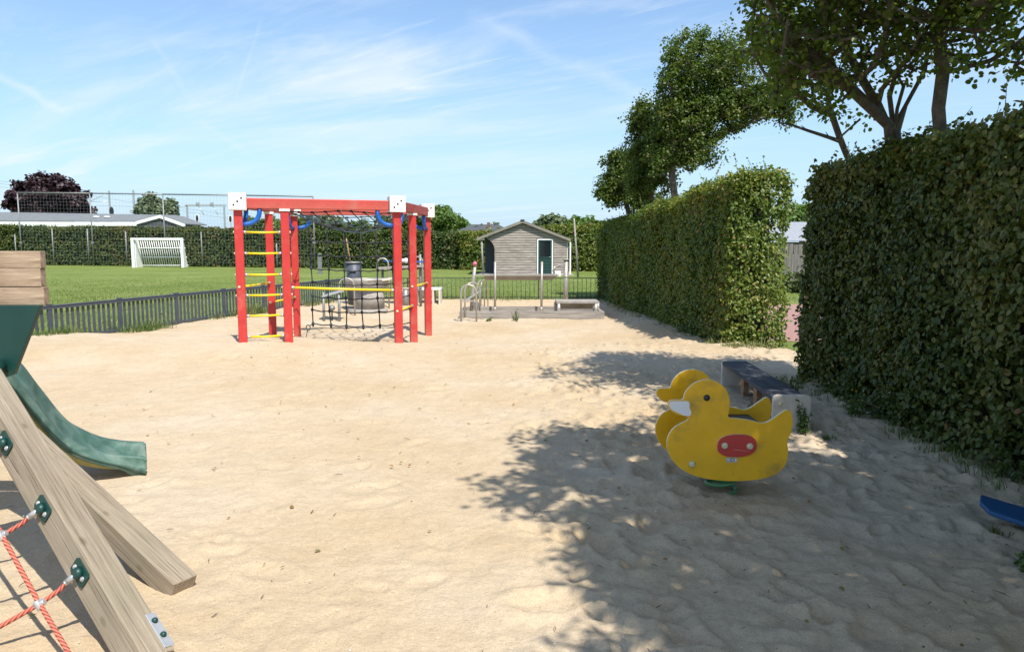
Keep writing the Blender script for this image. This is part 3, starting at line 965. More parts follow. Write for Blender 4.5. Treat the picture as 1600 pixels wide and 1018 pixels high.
make_hedge('small low hedge in front of the grey board fence seen through the gap', (7.4, 24.3, 0), (13.0, 24.6, 0), 0.7, 0.62, 0.62, 420, 0.10,
           MT['hedge_back'], amp=0.07, side=1, depth=0.14, wid=0.42)

# ================================================================== TREES
def grow(root_pts, attractors, gap=0.35, stems=()):
    """every attractor joins the nearest point of the tree grown so far"""
    pos = [Vector(p) for p in root_pts]
    par = [-1] + list(range(len(root_pts) - 1))
    for i0, line in stems:
        last = i0
        for p in line:
            pos.append(Vector(p)); par.append(last); last = len(pos) - 1
    arr = np.array([tuple(p) for p in pos])
    at = sorted(attractors, key=lambda q: (Vector(q) - pos[-1]).length)
    for q in at:
        q = Vector(q)
        d = np.linalg.norm(arr - np.array(q), axis=1)
        # prefer joining lower, inner wood: keeps limbs flowing outwards
        hv = arr[:, 2] - q.z
        cost = d + 0.9 * np.maximum(0, hv + 0.05)
        i = int(np.argmin(cost))
        p = pos[i]
        L = (q - p).length
        n = max(1, int(L / gap))
        last = i
        bend = Vector((rnd.gauss(0, .10), rnd.gauss(0, .10), rnd.gauss(0, .07))) * L
        for k in range(1, n + 1):
            f = k / n
            v = p.lerp(q, f) + bend * math.sin(math.pi * f) - Vector((0, 0, 0.10 * L * math.sin(math.pi * f)))
            if k < n:
                v += Vector((rnd.gauss(0, .02), rnd.gauss(0, .02), rnd.gauss(0, .02)))
            pos.append(v); par.append(last); last = len(pos) - 1
        arr = np.array([tuple(p_) for p_ in pos])
    return pos, par
def make_tree(name, label, base, trunk, blobs, nclump, per, size, m, r0=0.10, tip=0.006, clump_r=0.3, group=None, cat='tree', expo=0.42, sides=6, wind=(0, 0, 0), wid=0.42, shell=0.45, thin=1.0, stems=None, up=0.2):
    base = Vector(base)
    t = thing(name, label, cat, base, group)
    att = []
    vols = [b[1][0] * b[1][1] * b[1][2] for b in blobs]
    for (c, rad), v in zip(blobs, vols):
        k = max(2, int(nclump * v / sum(vols)))
        for _ in range(k):
            u = Vector((rnd.gauss(0, 1), rnd.gauss(0, 1), rnd.gauss(0, 1))).normalized()
            q = rnd.uniform(shell, 1.0)
            att.append((c[0] + u.x * rad[0] * q, c[1] + u.y * rad[1] * q, c[2] + u.z * rad[2] * q))
    pos, par = grow(trunk, att, stems=stems or ())
    cnt = np.zeros(len(pos))
    kids = [0] * len(pos)
    for i, p in enumerate(par):
        if p >= 0: kids[p] += 1
    for i in range(len(pos) - 1, -1, -1):
        if kids[i] == 0: cnt[i] = max(cnt[i], 1)
        if par[i] >= 0: cnt[par[i]] += cnt[i]
    rad = tip + (r0 - tip) * (cnt / cnt[0]) ** expo
    nt = len(trunk)
    tm, bm_ = MB(), MB()
    tm.tube([pos[i] for i in range(nt)], [float(rad[i]) * (1.25 if i == 0 else 1) for i in range(nt)], 9)
    children = [[] for _ in pos]
    for i, p in enumerate(par):
        if p >= 0: children[p].append(i)
    stack = [(0, c) for c in children[0] if c >= nt]
    for i in range(nt):
        stack += [(i, c) for c in children[i] if c >= nt and (i, c) not in stack]
    while stack:
        a, c = stack.pop()
        chain = [a, c]
        while True:
            ch = children[chain[-1]]
            if not ch: break
            ch = sorted(ch, key=lambda q: -cnt[q])
            for o_ in ch[1:]:
                stack.append((chain[-1], o_))
            chain.append(ch[0])
        rr = [float(rad[q]) for q in chain]; rr[0] = rr[1]
        bm_.tube([pos[q] for q in chain], rr, sides if rr[0] > 0.012 else 4, cap=False)
    tm.build('trunk', MT['bark'], t)
    if bm_.v:
        bm_.build('branches', MT['bark'], t)
    A = np.array(att)
    n = len(A) * per
    c = np.repeat(A, per, 0)
    cr = clump_r * np.repeat(rng.uniform(0.55, 1.3, len(A)), per)
    g = rng.normal(0, 1, (n, 3)); g = nrm(g) * (rng.random(n) ** 0.5)[:, None]
    g[:, 2] *= 0.75
    p = c + g * cr[:, None] + np.array(wind)[None] * (rng.random(n) ** 1.5)[:, None] * cr[:, None]
    k = rng.random(n) < thin
    p, g = p[k], g[k]
    tone = np.clip(np.repeat(rng.normal(0.42, 0.17, len(A)), per)[k] + rng.normal(0, 0.18, k.sum()) + 0.12 * g[:, 2], 0, 1)
    leafobj('crown', p, g * 0.8 + np.array([0, 0, 0.6]), size, m, t, tone, droop=0.35, spread=0.5, wid=wid)
    return t, pos
# three hedgerow trees rising out of the near hedge, and the row's next two trees beyond the right edge of the frame
def nr(px, py, Y):
    return tuple(P(px, py, Y))
b0 = Vector((3.82, 7.45, 0))
make_tree('hedgerow_tree', 'many stemmed tree forking just above the dark right hedge', b0,
          [(3.95, 7.45, 0), (3.92, 7.45, 1.4), nr(1398, 205, 7.45), nr(1415, 165, 7.4), nr(1445, 110, 7.35), nr(1452, 60, 7.3)],
          [(nr(1300, 70, 7.0), (0.95, 0.9, 0.42)), (nr(1262, 10, 6.9), (0.58, 0.8, 0.45)), (nr(1350, -60, 6.9), (1.2, 1.2, 0.6)), (nr(1470, -20, 7.4), (1.0, 0.9, 0.55)),
           (nr(1330, 120, 7.3), (0.55, 0.5, 0.25)), (nr(1270, 110, 7.4), (0.35, 0.4, 0.35)), (nr(1400, -170, 6.6), (1.6, 1.5, 0.8)), (nr(1275, -110, 6.6), (0.6, 0.9, 0.5)), (nr(1420, 60, 7.1), (0.6, 0.5, 0.35)), (nr(1235, 60, 7.2), (0.45, 0.5, 0.5)), (nr(1265, 120, 7.2), (0.45, 0.5, 0.35)), (nr(1225, 140, 7.5), (0.22, 0.3, 0.25)), (nr(1290, 165, 7.5), (0.3, 0.3, 0.16)), (nr(1540, 90, 7.2), (0.6, 0.4, 0.18)), (nr(1290, 30, 7.0), (0.8, 0.8, 0.4)), (nr(1370, 60, 6.9), (0.6, 0.6, 0.35))],
          600, 24, 0.050, MT['leaf_near'], r0=0.066, clump_r=0.21, group='trees rising out of the right-hand hedges', sides=7,
          stems=[(1, [nr(1388, 200, 7.4), nr(1372, 165, 7.35), nr(1345, 120, 7.3), nr(1322, 75, 7.2), nr(1300, 20, 7.1), nr(1285, -40, 7.0)]),
                 (1, [nr(1395, 190, 7.5), nr(1390, 150, 7.5), nr(1398, 122, 7.5), nr(1380, 95, 7.5), nr(1388, 40, 7.5), nr(1375, -20, 7.5)]),
                 (2, [nr(1402, 170, 7.35), nr(1412, 135, 7.3), nr(1402, 118, 7.3), nr(1440, 85, 7.3), nr(1430, 20, 7.2)]),
                 (2, [nr(1330, 140, 7.2), nr(1285, 95, 7.1), nr(1240, 60, 7.0)])])
make_tree('hedgerow_tree', 'straight lichened trunk standing right of the many stemmed tree in the dark hedge', (4.0, 6.7, 0),
          [(3.98, 6.7, 0), (3.97, 6.7, 1.5), nr(1466, 170, 6.7), nr(1473, 115, 6.72), nr(1468, 60, 6.7), nr(1484, 10, 6.7), nr(1478, -50, 6.7)],
          [(nr(1560, 40, 6.4), (0.85, 0.8, 0.40)), (nr(1500, -60, 6.4), (1.1, 1.1, 0.6)), (nr(1640, -20, 6.4), (0.8, 0.8, 0.6)), (nr(1560, -170, 6.0), (1.5, 1.4, 0.8)), (nr(1520, 20, 6.5), (0.5, 0.5, 0.35)), (nr(1590, 110, 6.3), (0.35, 0.3, 0.10))],
          400, 24, 0.050, MT['leaf_near'], r0=0.056, clump_r=0.22, group='trees rising out of the right-hand hedges', sides=7)
b2 = P(1330, 260, 8.35)
tC, posC = make_tree('hedgerow_tree', 'slim leaning stem at the left end of the dark hedge with one long bare branch', (b2.x, 8.35, 0),
          [(b2.x, 8.35, 0), (b2.x, 8.35, 1.6), nr(1330, 260, 8.35), nr(1312, 215, 8.3), nr(1300, 180, 8.25), nr(1290, 140, 8.2)],
          [(nr(1250, 45, 7.9), (0.55, 0.6, 0.45)), (nr(1235, 90, 8.0), (0.35, 0.4, 0.35)), (nr(1280, 150, 8.1), (0.30, 0.3, 0.22)), (nr(1320, 190, 8.2), (0.22, 0.25, 0.16)), (nr(1250, -50, 7.6), (0.5, 0.7, 0.5))],
          170, 28, 0.050, MT['leaf_near'], r0=0.034, clump_r=0.20, group='trees rising out of the right-hand hedges')
mb = MB(); mb.tube([P(1316, 222, 8.3), P(1296, 215, 8.3), P(1262, 204, 8.25), P(1236, 195, 8.25), P(1220, 192, 8.2)], [0.024, 0.020, 0.016, 0.012, 0.007], 6)
mb.tube([P(1296, 215, 8.3), P(1290, 206, 8.25)], [0.008, 0.003], 4); mb.tube([P(1262, 204, 8.25), P(1252, 196, 8.2)], [0.007, 0.003], 4)
mb.tube([P(1236, 195, 8.25), P(1230, 199, 8.2)], [0.006, 0.002], 4)
mb.build('bare_branch', MT['bark'], tC)
S = SUNV / SUNV.z
def over(px, py, h):
    """the place at height h whose shadow falls on the ground seen at a pixel"""
    g = G(px, py)
    return (g.x + S.x * h, g.y + S.y * h, h)
make_tree('hedgerow_tree', 'spreading tree over the dark hedge whose crown shades the duck', (3.95, 3.4, 0),
          [(3.95, 3.4, 0), (3.95, 3.4, 1.5), (3.9, 3.4, 2.9), (3.6, 3.3, 3.6), (3.3, 3.2, 4.3), (3.1, 3.2, 5.0)],
          [(over(895, 735, 5.0), (0.75, 0.55, 0.35)), (over(1010, 700, 5.0), (1.15, 0.8, 0.40)), (over(1010, 790, 4.6), (0.95, 0.75, 0.4)), (over(1130, 760, 4.6), (0.9, 0.9, 0.5)), (over(1250, 760, 4.4), (1.0, 0.9, 0.5)),
           (over(1180, 655, 4.8), (1.0, 0.9, 0.5)), (over(1400, 800, 4.4), (0.8, 0.9, 0.6)), (over(900, 690, 5.2), (0.35, 0.4, 0.2)), (over(835, 712, 5.0), (0.25, 0.22, 0.15))],
          430, 64, 0.066, MT['leaf_near'], r0=0.12, clump_r=0.26, group='trees rising out of the right-hand hedges')
make_tree('hedgerow_tree', 'spreading hedgerow tree above the dark hedge, shading the nearest sand', (3.95, 0.9, 0),
          [(3.95, 0.9, 0), (3.95, 0.9, 1.5), (3.9, 0.9, 2.9), (3.6, 0.9, 3.6), (3.3, 0.9, 4.3)],
          [(over(1065, 890, 4.6), (0.62, 0.5, 0.4)), (over(1150, 985, 4.6), (0.62, 0.5, 0.4)), (over(1240, 900, 4.5), (0.9, 0.8, 0.45)), (over(1350, 1000, 4.5), (1.0, 0.8, 0.45)), (over(1500, 880, 4.4), (0.9, 0.9, 0.5)), (over(950, 870, 4.9), (0.35, 0.3, 0.2)), (over(970, 800, 4.9), (0.5, 0.4, 0.25)), (over(1300, 1080, 4.5), (1.0, 0.7, 0.4))],
          300, 64, 0.066, MT['leaf_near'], r0=0.12, clump_r=0.26, group='trees rising out of the right-hand hedges')
# windswept trees behind the long hedge
gw = 'trees rising out of the right-hand hedges'
def fr(px, py, Y):
    return tuple(P(px, py, Y))
make_tree('windswept_tree', 'tallest windswept tree behind the long hedge, crown swept out to the right', (4.1, 18.0, 0),
          [(4.1, 18.0, 0), (4.05, 18, 2.0), fr(1050, 275, 18), fr(1052, 235, 18), fr(1062, 190, 18)],
          [(fr(1060, 120, 18), (0.62, 0.8, 0.95)), (fr(1080, 190, 18), (0.75, 0.8, 0.8)), (fr(1120, 110, 18), (0.75, 0.8, 0.72)), (fr(1165, 165, 18), (0.8, 0.8, 0.62)), (fr(1208, 145, 18), (0.60, 0.7, 0.60)), (fr(1225, 165, 18), (0.35, 0.5, 0.42)), (fr(1056, 78, 18), (0.13, 0.2, 0.55)), (fr(1110, 62, 18), (0.15, 0.2, 0.42)), (fr(1165, 60, 18), (0.16, 0.2, 0.36)), (fr(1198, 70, 18), (0.2, 0.2, 0.35)),
           (fr(1090, 235, 18), (0.65, 0.7, 0.45)), (fr(1140, 75, 18), (0.42, 0.5, 0.36)), (fr(1090, 80, 18), (0.26, 0.4, 0.50)), (fr(1185, 85, 18), (0.42, 0.5, 0.42)), (fr(1150, 205, 18), (0.5, 0.5, 0.22)), (fr(1218, 190, 18), (0.30, 0.4, 0.22)), (fr(1050, 255, 18), (0.7, 0.7, 0.5)), (fr(1040, 190, 18), (0.5, 0.6, 0.7)), (fr(1120, 170, 18), (0.8, 0.7, 0.6)), (fr(1050, 90, 18), (0.22, 0.3, 0.5))],
          720, 66, 0.060, MT['leaf_tree'], r0=0.085, clump_r=0.20, group=gw, wind=(0.9, 0, 1.1), shell=0.25)
make_tree('windswept_tree', 'middle windswept tree behind the long hedge, narrow upright crown left of the tallest one', (3.95, 19.6, 0),
          [(3.95, 19.6, 0), (3.9, 19.6, 2.0), fr(1012, 280, 19.6), fr(1010, 235, 19.6)],
          [(fr(1008, 230, 19.6), (0.62, 0.7, 0.95)), (fr(1000, 185, 19.6), (0.38, 0.5, 0.55)), (fr(1035, 215, 19.6), (0.50, 0.6, 0.8)), (fr(1030, 160, 19.6), (0.26, 0.4, 0.5)), (fr(1010, 285, 19.6), (0.7, 0.7, 0.6))],
          340, 76, 0.062, MT['leaf_tree'], r0=0.06, clump_r=0.18, group=gw, wind=(0.6, 0, 1.2), shell=0.25)
make_tree('windswept_tree', 'shortest dark tree at the far left end of the long hedge', (3.75, 22.2, 0),
          [(3.75, 22.2, 0), (3.6, 22.2, 2.0), fr(975, 300, 22.2)],
          [(fr(968, 295, 22.2), (0.68, 0.7, 0.68)), (fr(960, 258, 22.2), (0.42, 0.5, 0.55)), (fr(990, 270, 22.2), (0.5, 0.6, 0.6)), (fr(945, 300, 22.2), (0.32, 0.4, 0.32)), (fr(1000, 310, 22.2), (0.6, 0.6, 0.5))],
          270, 74, 0.070, MT['leaf_tree'], r0=0.07, clump_r=0.20, group=gw, wind=(0.4, 0, 0.9), shell=0.25)
# beyond the boundary hedge
def far_tree(name, label, px, py_top, Y, wpx, mm, n, per, size, blobs=None, cr=0.8, r0=0.35, group=None, cat='tree'):
    g = G(px, 412); x = (px - CX) / F * (Y + 0.1)
    zt = P(px, py_top, Y).z
    w = wpx / F * Y / 2
    bl = blobs or [((x, Y, zt * 0.62), (w, w, zt * 0.36)), ((x + 0.35 * w, Y, zt * 0.74), (w * 0.55, w * 0.5, zt * 0.24)), ((x - 0.4 * w, Y, zt * 0.66), (w * 0.55, w * 0.5, zt * 0.26))]
    return make_tree(name, label, (x, Y, 0), [(x, Y, 0), (x + 0.1, Y, zt * 0.25), (x - 0.05, Y, zt * 0.42)], bl, n, per, size, mm, r0=r0, tip=0.02, clump_r=cr, group=group, cat=cat, wid=0.45, shell=0.35)
def fb(px, py, Y, wpx, hpx):
    p = P(px, py, Y); k = Y / F
    return (tuple(p), (wpx * k, wpx * k * 0.9, hpx * k))
far_tree('copper_beech', 'broad dark purple leaved tree behind the white edged bungalow', 78, 275, 92, 120, MT['leaf_copper'], 340, 80, 0.42, cr=0.75,
         blobs=[fb(78, 312, 92, 58, 30), fb(78, 292, 92, 34, 18), fb(40, 315, 92, 30, 20), fb(118, 318, 92, 28, 22), fb(100, 295, 92, 20, 14), fb(20, 305, 92, 10, 5)])
far_tree('silvery_tree', 'pale silvery green tree with two crowns behind the bungalow gable', 240, 302, 95, 70, MT['leaf_grey'], 170, 60, 0.40, cr=0.7,
         blobs=[fb(230, 325, 95, 20, 20), fb(234, 312, 95, 9, 10), fb(264, 325, 95, 12, 17), fb(245, 335, 95, 32, 12)])
far_tree('rounded_tree', 'bright green rounded tree right of the red climbing frame behind the hedge', 690, 322, 70, 80, MT['leaf_bright'], 170, 70, 0.26, cr=0.5, r0=0.22,
         blobs=[fb(688, 345, 70, 34, 18), fb(690, 333, 70, 17, 12), fb(712, 348, 70, 18, 12), fb(660, 350, 70, 20, 14)])
gb = 'bushes showing above the boundary hedge'
bush_specs = [
    (395, 336, 74, 52, 'leaf_tree', 'dark green bush above the hedge, seen through the left ladder of the frame'),
    (430, 342, 74, 44, 'leaf_bright', 'low bush above the hedge between the left and second red posts'),
    (480, 338, 72, 60, 'leaf_tree', 'green bush above the hedge behind the rear left red post'),
    (515, 334, 72, 50, 'leaf_grey', 'greyish bush above the hedge behind the overhead rope net, left of centre'),
    (560, 342, 72, 60, 'leaf_tree', 'dark bush above the hedge behind the middle of the overhead rope net'),
    (605, 338, 72, 56, 'leaf_tree', 'green bush above the hedge just left of the front right red post'),
    (640, 336, 72, 40, 'leaf_tree', 'dark bush above the hedge between the two right red posts'),
    (765, 347, 86, 70, 'leaf_grey', 'distant grey green bush over the dark roof left of the playhouse'),
    (862, 338, 52, 50, 'leaf_grey', 'loose bush with bare twigs right behind the playhouse roof'),
    (905, 338, 52, 60, 'leaf_bright', 'olive green bush right of the playhouse, behind the leaning pole'),
    (935, 345, 50, 50, 'leaf_tree', 'green bush at the left end of the long hedge')]
for (px, py, Y, w, mm, lab) in bush_specs:
    hp = 14 if Y > 60 else 17
    far_tree('bush', lab, px, py, Y, w, MT[mm], 46, 60, 0.27, cr=0.5, r0=0.10, group=gb, cat='bush',
             blobs=[fb(px, py + hp + 2, Y, w / 2, hp), fb(px - w * 0.2, py + hp - 4, Y, w / 5, hp * 0.7), fb(px + w * 0.22, py + hp, Y, w / 5, hp * 0.8)])
gq = 'trees seen over the gap between the two right-hand hedges'
far_tree('garden_tree', 'light green tree seen over the gap between the two hedges', 1246, 318, 34, 60, MT['leaf_bright'], 90, 60, 0.14, cr=0.35, r0=0.12,
         blobs=[fb(1244, 345, 34, 26, 26), fb(1262, 335, 34, 20, 18)])

# ================================================================== SLATTED FENCE, RAILINGS, BACKGROUND STRUCTURES
def slat_fence():
    d = (FB - FA).normalized(); n = Vector((d.y, -d.x, 0))
    t = thing('slatted_fence', 'low dark anthracite slatted fence along the left of the sand', 'fence', FA)
    s0, s1, pan = -8.2, (FB - FA).length + 0.02, 1.475
    sm = MB(); sm.box((0, 0, 0.30), (0.054, 0.010, 0.58)); slat_me = sm.mesh('slat', MT['anthracite'])
    pm = MB(); pm.box((0, 0, 0.30), (0.078, 0.04, 0.66)); pm.box((0, 0, 0.64), (0.10, 0.06, 0.018)); post_me = pm.mesh('post', MT['anthracite'])
    ang = math.atan2(d.y, d.x)
    posts = [0.152 * 9.45 + k * pan for k in range(-7, 7)]
    def place(name, me, s, off, dz=0, tilt=0):
        o = bpy.data.objects.new(name, me); link(o, t)
        p = FA + d * s + n * off
        o.location = (p.x - FA.x, p.y - FA.y, dz); o.rotation_euler = (0, tilt, ang)
        return o
    for i, ps in enumerate(posts):
        if ps > s1: continue
        place('post', post_me, ps, 0.015)
        for k in range(1, 13):
            s = ps + 0.02 + (pan - 0.04) * k / 13
            if s > s1: break
            place('slat', slat_me, s, 0.0, rnd.uniform(-.006, .006), rnd.gauss(0, .006))
    for z, nm, hh, off in ((0.585, 'top_rail', 0.045, 0.024), (0.05, 'bottom_rail', 0.05, 0.024)):
        mb = MB(); a, b = FA + d * s0, FA + d * s1
        c = (a + b) / 2 + n * off; c.z = z
        mb.box(c, ((b - a).length, 0.032, hh), (0, 0, ang)); mb.build(nm, MT['anthracite'], t)
    mb = MB(); a, b = FA + d * s0, FA + d * s1; c = (a + b) / 2 + n * 0.01; c.z = 0.616
    mb.box(c, ((b - a).length, 0.075, 0.014), (0, 0, ang)); mb.build('cap_rail', MT['anthracite'], t)
slat_fence()
def railings():
    x0, x1, Y = -4.98, 2.86, 21.62
    t = thing('metal_railing', 'thin dark green metal railing across the back of the sand', 'fence', (x0, Y, 0))
    me = MB(); me.tube([(0, 0, 0.0), (0, 0, 0.60)], 0.0075, 6); bm_ = me.mesh('bar', MT['railgreen'])
    n = int((x1 - x0) / 0.128)
    for i in range(n + 1):
        x = x0 + i * 0.128
        if i % 15 == 0:
            continue
        o = bpy.data.objects.new('bar', bm_); link(o, t); o.location = (x - x0, 0, 0.02)
    for i in range(0, n + 1, 15):
        mb = MB(); mb.box((x0 + i * 0.128, Y, 0.32), (0.035, 0.035, 0.66)); mb.build('post', MT['railgreen'], t)
    for z, nm in ((0.635, 'top_rail'), (0.075, 'bottom_rail')):
        mb = MB(); mb.box(((x0 + x1) / 2, Y, z), (x1 - x0, 0.030, 0.022)); mb.build(nm, MT['railgreen'], t)
railings()

def goal():
    pl, pr = G(208, 415.5), G(286, 416.5)
    Y = 50.6; x0, x1 = P(209, 416, Y).x, P(286, 416, Y).x
    zt = P(248, 371.5, Y).z
    t = thing('football_goal', 'white football goal with vertical bars at the back, in front of the boundary hedge', 'goal', ((x0 + x1) / 2, Y, 0))
    w = 0.13
    for x in (x0, x1):
        mb = MB(); mb.box((x, Y, zt / 2), (w * 1.4, w, zt)); mb.build('goal_post', MT['white'], t)
    mb = MB(); mb.box(((x0 + x1) / 2, Y - 0.004, zt - w / 2), (x1 - x0 + w * 1.4 + .01, w, w)); mb.build('crossbar', MT['white'], t)
    dp = 1.0
    for x, s in ((x0, 1), (x1, -1)):
        mb = MB(); xo = x + s * 0.10
        mb.prism([(xo, Y + .08, 0), (xo, Y + dp, 0), (xo, Y + 0.45, zt - .06), (xo, Y + .08, zt - .06)], (s * 0.05, 0, 0)); mb.build('side_panel', MT['white'], t)
    n = 22
    for i in range(1, n):
        x = x0 + (x1 - x0) * i / n
        mb = MB(); mb.tube([(x, Y + dp, 0.02), (x, Y + 0.45, zt - .08)], 0.032, 5); mb.build('back_bar', MT['white'], t)
    for f in (0.06, 0.36, 0.68, 0.97):
        mb = MB(); y = Y + dp + (0.45 - dp) * f; mb.tube([(x0 + .05, y, f * (zt - .08)), (x1 - .05, y, f * (zt - .08))], 0.04, 5); mb.build('cross_rail', MT['white'], t)
goal()

def ball_net():
    L = [(27, 301, 412), (140, 302, 411), (254, 303.5, 412), (371, 305, 414), (489, 307, 416)]
    pts = [(G(x, b), t_) for x, t_, b in L]
    A, B = pts[0][0], pts[-1][0]
    Y0, Y1 = 55.9, 48.6
    base = Vector((P(27, 400, Y0).x, Y0, 0))
    t = thing('ball_stop_net', 'tall grey steel frame with a fine ball net, behind the white goal', 'net', base)
    tops = []
    for i, (x, ty, _) in enumerate(L):
        Y = Y0 + (Y1 - Y0) * i / 4
        p = P(x, ty, Y); tops.append(p)
        mb = MB(); mb.tube([(p.x, Y, 0), (p.x, Y, p.z)], 0.05, 7); mb.box((p.x, Y, 1.7), (0.22, 0.1, 0.12)); mb.build('post', MT['steel_d'], t)
    for i in range(4):
        mb = MB(); mb.tube([tops[i], tops[i + 1]], 0.045, 6); mb.build('top_rail', MT['steel_d'], t)
    mb = MB(); r = 0.003
    def strand(a, b):
        d = (b - a)
        n = Vector((0, 0, 1)) if abs(d.z) < abs(d.x) else Vector((1, 0, 0))
        mb.add([a - n * r, a + n * r, b + n * r, b - n * r], [(0, 1, 2, 3)])
    for i in range(4):
        a, b = tops[i], tops[i + 1]
        for k in range(22):
            q = a.lerp(b, k / 22); strand(Vector((q.x, q.y, 0.1)), q)
    for k in range(22):
        f = k / 22
        strand(Vector((tops[0].x, Y0, tops[0].z * (1 - f) + .1)), Vector((tops[-1].x, Y1, tops[-1].z * (1 - f) + .1)))
    mb.build('netting', MT['net'], t, kind='stuff')
ball_net()
gp = 'slim grey posts along the boundary hedge'
for i, (x, ty, by, lab) in enumerate([(23, 366, 411, 'slim grey post by the left frame edge, just left of the tall net pole'), (81, 357, 412, 'slim grey post at the hedge midway between the first two tall net poles'),
        (136, 357, 412, 'slim grey post at the hedge touching the second tall net pole'), (196, 361, 412.5, 'slim grey post at the hedge just left of the white goal'),
        (314, 362, 414, 'slim grey post at the hedge right of the white goal'), (432, 380, 418, 'slim pale post in front of the hedge between the left red posts')]):
    r_ = (x - CX) / F; Y = 45.6 / (1 + 0.298 * r_) - 0.45
    p = P(x, ty, Y)
    mb = MB(); mb.tube([(p.x, Y, 0), (p.x, Y, p.z)], 0.05, 6)
    mb.box((p.x, Y, p.z * 0.42), (0.20, 0.07, 0.05)); mb.box((p.x, Y, p.z * 0.80), (0.13, 0.09, 0.06))
    solo(mb, 'hedge_post', MT['steel_d'], lab, 'post', (p.x, Y, 0), gp)
# low sign-like pump post on the lawn
g = G(499, 419); Y = 40
p0, p1 = P(496, 398, Y), P(503, 398, Y)
mb = MB(); mb.box(((p0.x + p1.x) / 2, Y, p0.z / 2), (0.22, 0.10, p0.z)); mb.lathe(((p0.x + p1.x) / 2, Y - .05, p0.z), [(0.11, 0), (0.11, 0.1)], 14, axis='Y')
solo(mb, 'marker_post', MT['steel_d'], 'short rounded grey marker post on the lawn seen through the climbing net', 'post', ((p0.x + p1.x) / 2, Y, 0))

# ---- bungalow with white fascia
def bungalow():
    Y = 78
    def q(px, py, dy=0): return P(px, py, Y + dy)
    t = thing('bungalow', 'low bungalow with long white roof edge and a small gable behind the hedge', 'house', (q(60, 380).x, Y, 0))
    a, b = q(-60, 353), q(222, 353)
    mb = MB(); mb.box(((a.x + b.x) / 2, Y + 4, a.z / 2), (b.x - a.x, 7.6, a.z)); mb.build('wall', MT['brickwall'], t)
    mb = MB(); e0, e1 = q(-60, 349), q(116, 348.5); zf = e0.z
    mb.box(((e0.x + e1.x) / 2, Y - .1, zf - 0.05), (e1.x - e0.x, 0.15, 0.55)); mb.build('fascia', MT['white'], t)
    e2, e3 = q(114, 350), q(222, 349)
    mb = MB(); mb.box(((e2.x + e3.x) / 2, Y - .45, e2.z), (e3.x - e2.x, 0.15, 0.40)); mb.build('fascia', MT['white'], t)
    mb = MB(); r0, r1 = q(-60, 337), q(240, 340.5)
    mb.prism([(e0.x, Y - .2, zf + 0.24), (e3.x + 1.5, Y - .2, zf + 0.16), (r1.x, Y + 6, r1.z + .45), (r0.x, Y + 6, r0.z + .55)], (0, 0, 0.08)); mb.build('roof', MT['roofgrey'], t)
    # gable end
    gl, gk, gr = q(220, 350), q(257, 340), q(296, 354)
    mb = MB(); mb.prism([(gl.x, Y - .9, 0), (gl.x, Y - .9, gl.z), (gk.x, Y - .9, gk.z), (gr.x, Y - .9, gr.z), (gr.x, Y - .9, 0)], (0, 5, 0)); mb.build('gable_wall', MT['rooftile'], t)
    for u, v in ((gl, gk), (gk, gr)):
        mb = MB(); mb.prism([(u.x, Y - 1.1, u.z - .08), (v.x, Y - 1.1, v.z - .08), (v.x, Y - 1.1, v.z + .24), (u.x, Y - 1.1, u.z + .24)], (0, 0.15, 0)); mb.build('bargeboard', MT['white'], t)
        mb = MB(); mb.prism([(u.x, Y - 1.0, u.z + .2), (v.x, Y - 1.0, v.z + .2), (v.x, Y + 4.5, v.z + .2), (u.x, Y + 4.5, u.z + .2)], (0, 0, 0.1)); mb.build('gable_roof', MT['roofgrey'], t)
    for px in (134, 151):
        p = q(px, 341); mb = MB(); mb.lathe((p.x, Y + 2, p.z - .3), [(0.2, 0), (0.2, 0.4), (0.33, 0.45), (0.33, 0.6)], 8); mb.build('roof_vent', MT['white'], t)
bungalow()
def plain_house(px0, px1, py_e, py_r, Y, label, roofm, hip=0.3):
    a, b = P(px0, py_e, Y), P(px1, py_e, Y)
    zr = P(px0, py_r, Y).z
    t = thing('house', label, 'house', ((a.x + b.x) / 2, Y, 0), 'houses whose roofs show above the boundary hedge')
    mb = MB(); mb.box(((a.x + b.x) / 2, Y + 4, a.z / 2), (b.x - a.x - .6, 7.4, a.z)); mb.build('wall', MT['brickwall'], t)
    mb = MB(); h = (b.x - a.x) * hip
    V = [(a.x, Y, a.z), (b.x, Y, b.z), (b.x, Y + 8, b.z), (a.x, Y + 8, a.z), (a.x + h, Y + 4, zr), (b.x - (h if hip > .1 else 0), Y + 4, zr)]
    mb.add(V, [(0, 1, 5, 4), (1, 2, 5), (2, 3, 4, 5), (3, 0, 4), (3, 2, 1, 0)]); mb.build('roof', roofm, t)
    mb = MB(); mb.box(((a.x + b.x) / 2, Y - .08, a.z - .03), (b.x - a.x, 0.12, 0.15)); mb.build('gutter', MT['white'], t)
    return t, zr
t, zr = plain_house(698, 800, 362, 349, 82, 'house with a dark hipped roof and small chimney left of the playhouse', MT['rooftile'], 0.22)
p = P(763, 352, 83); mb = MB(); mb.box((p.x, 84, p.z), (0.35, 0.4, 0.7)); mb.build('chimney', MT['brickwall'], t)
plain_house(825, 886, 362, 353, 80, 'house with a flat looking dark roof right behind the playhouse', MT['rooftile'], 0.02)
plain_house(338, 398, 360, 350, 90, 'house with a low red brown roof left of the red climbing frame', MT['roofred'], 0.4)
plain_house(398, 452, 359, 351, 88, 'house with a pale grey roof seen through the ladder of the climbing frame', MT['roofgrey'], 0.1)
plain_house(0, 14, 350, 336, 96, 'grey roofed house at the far left behind the copper beech', MT['roofgrey'], 0.1)

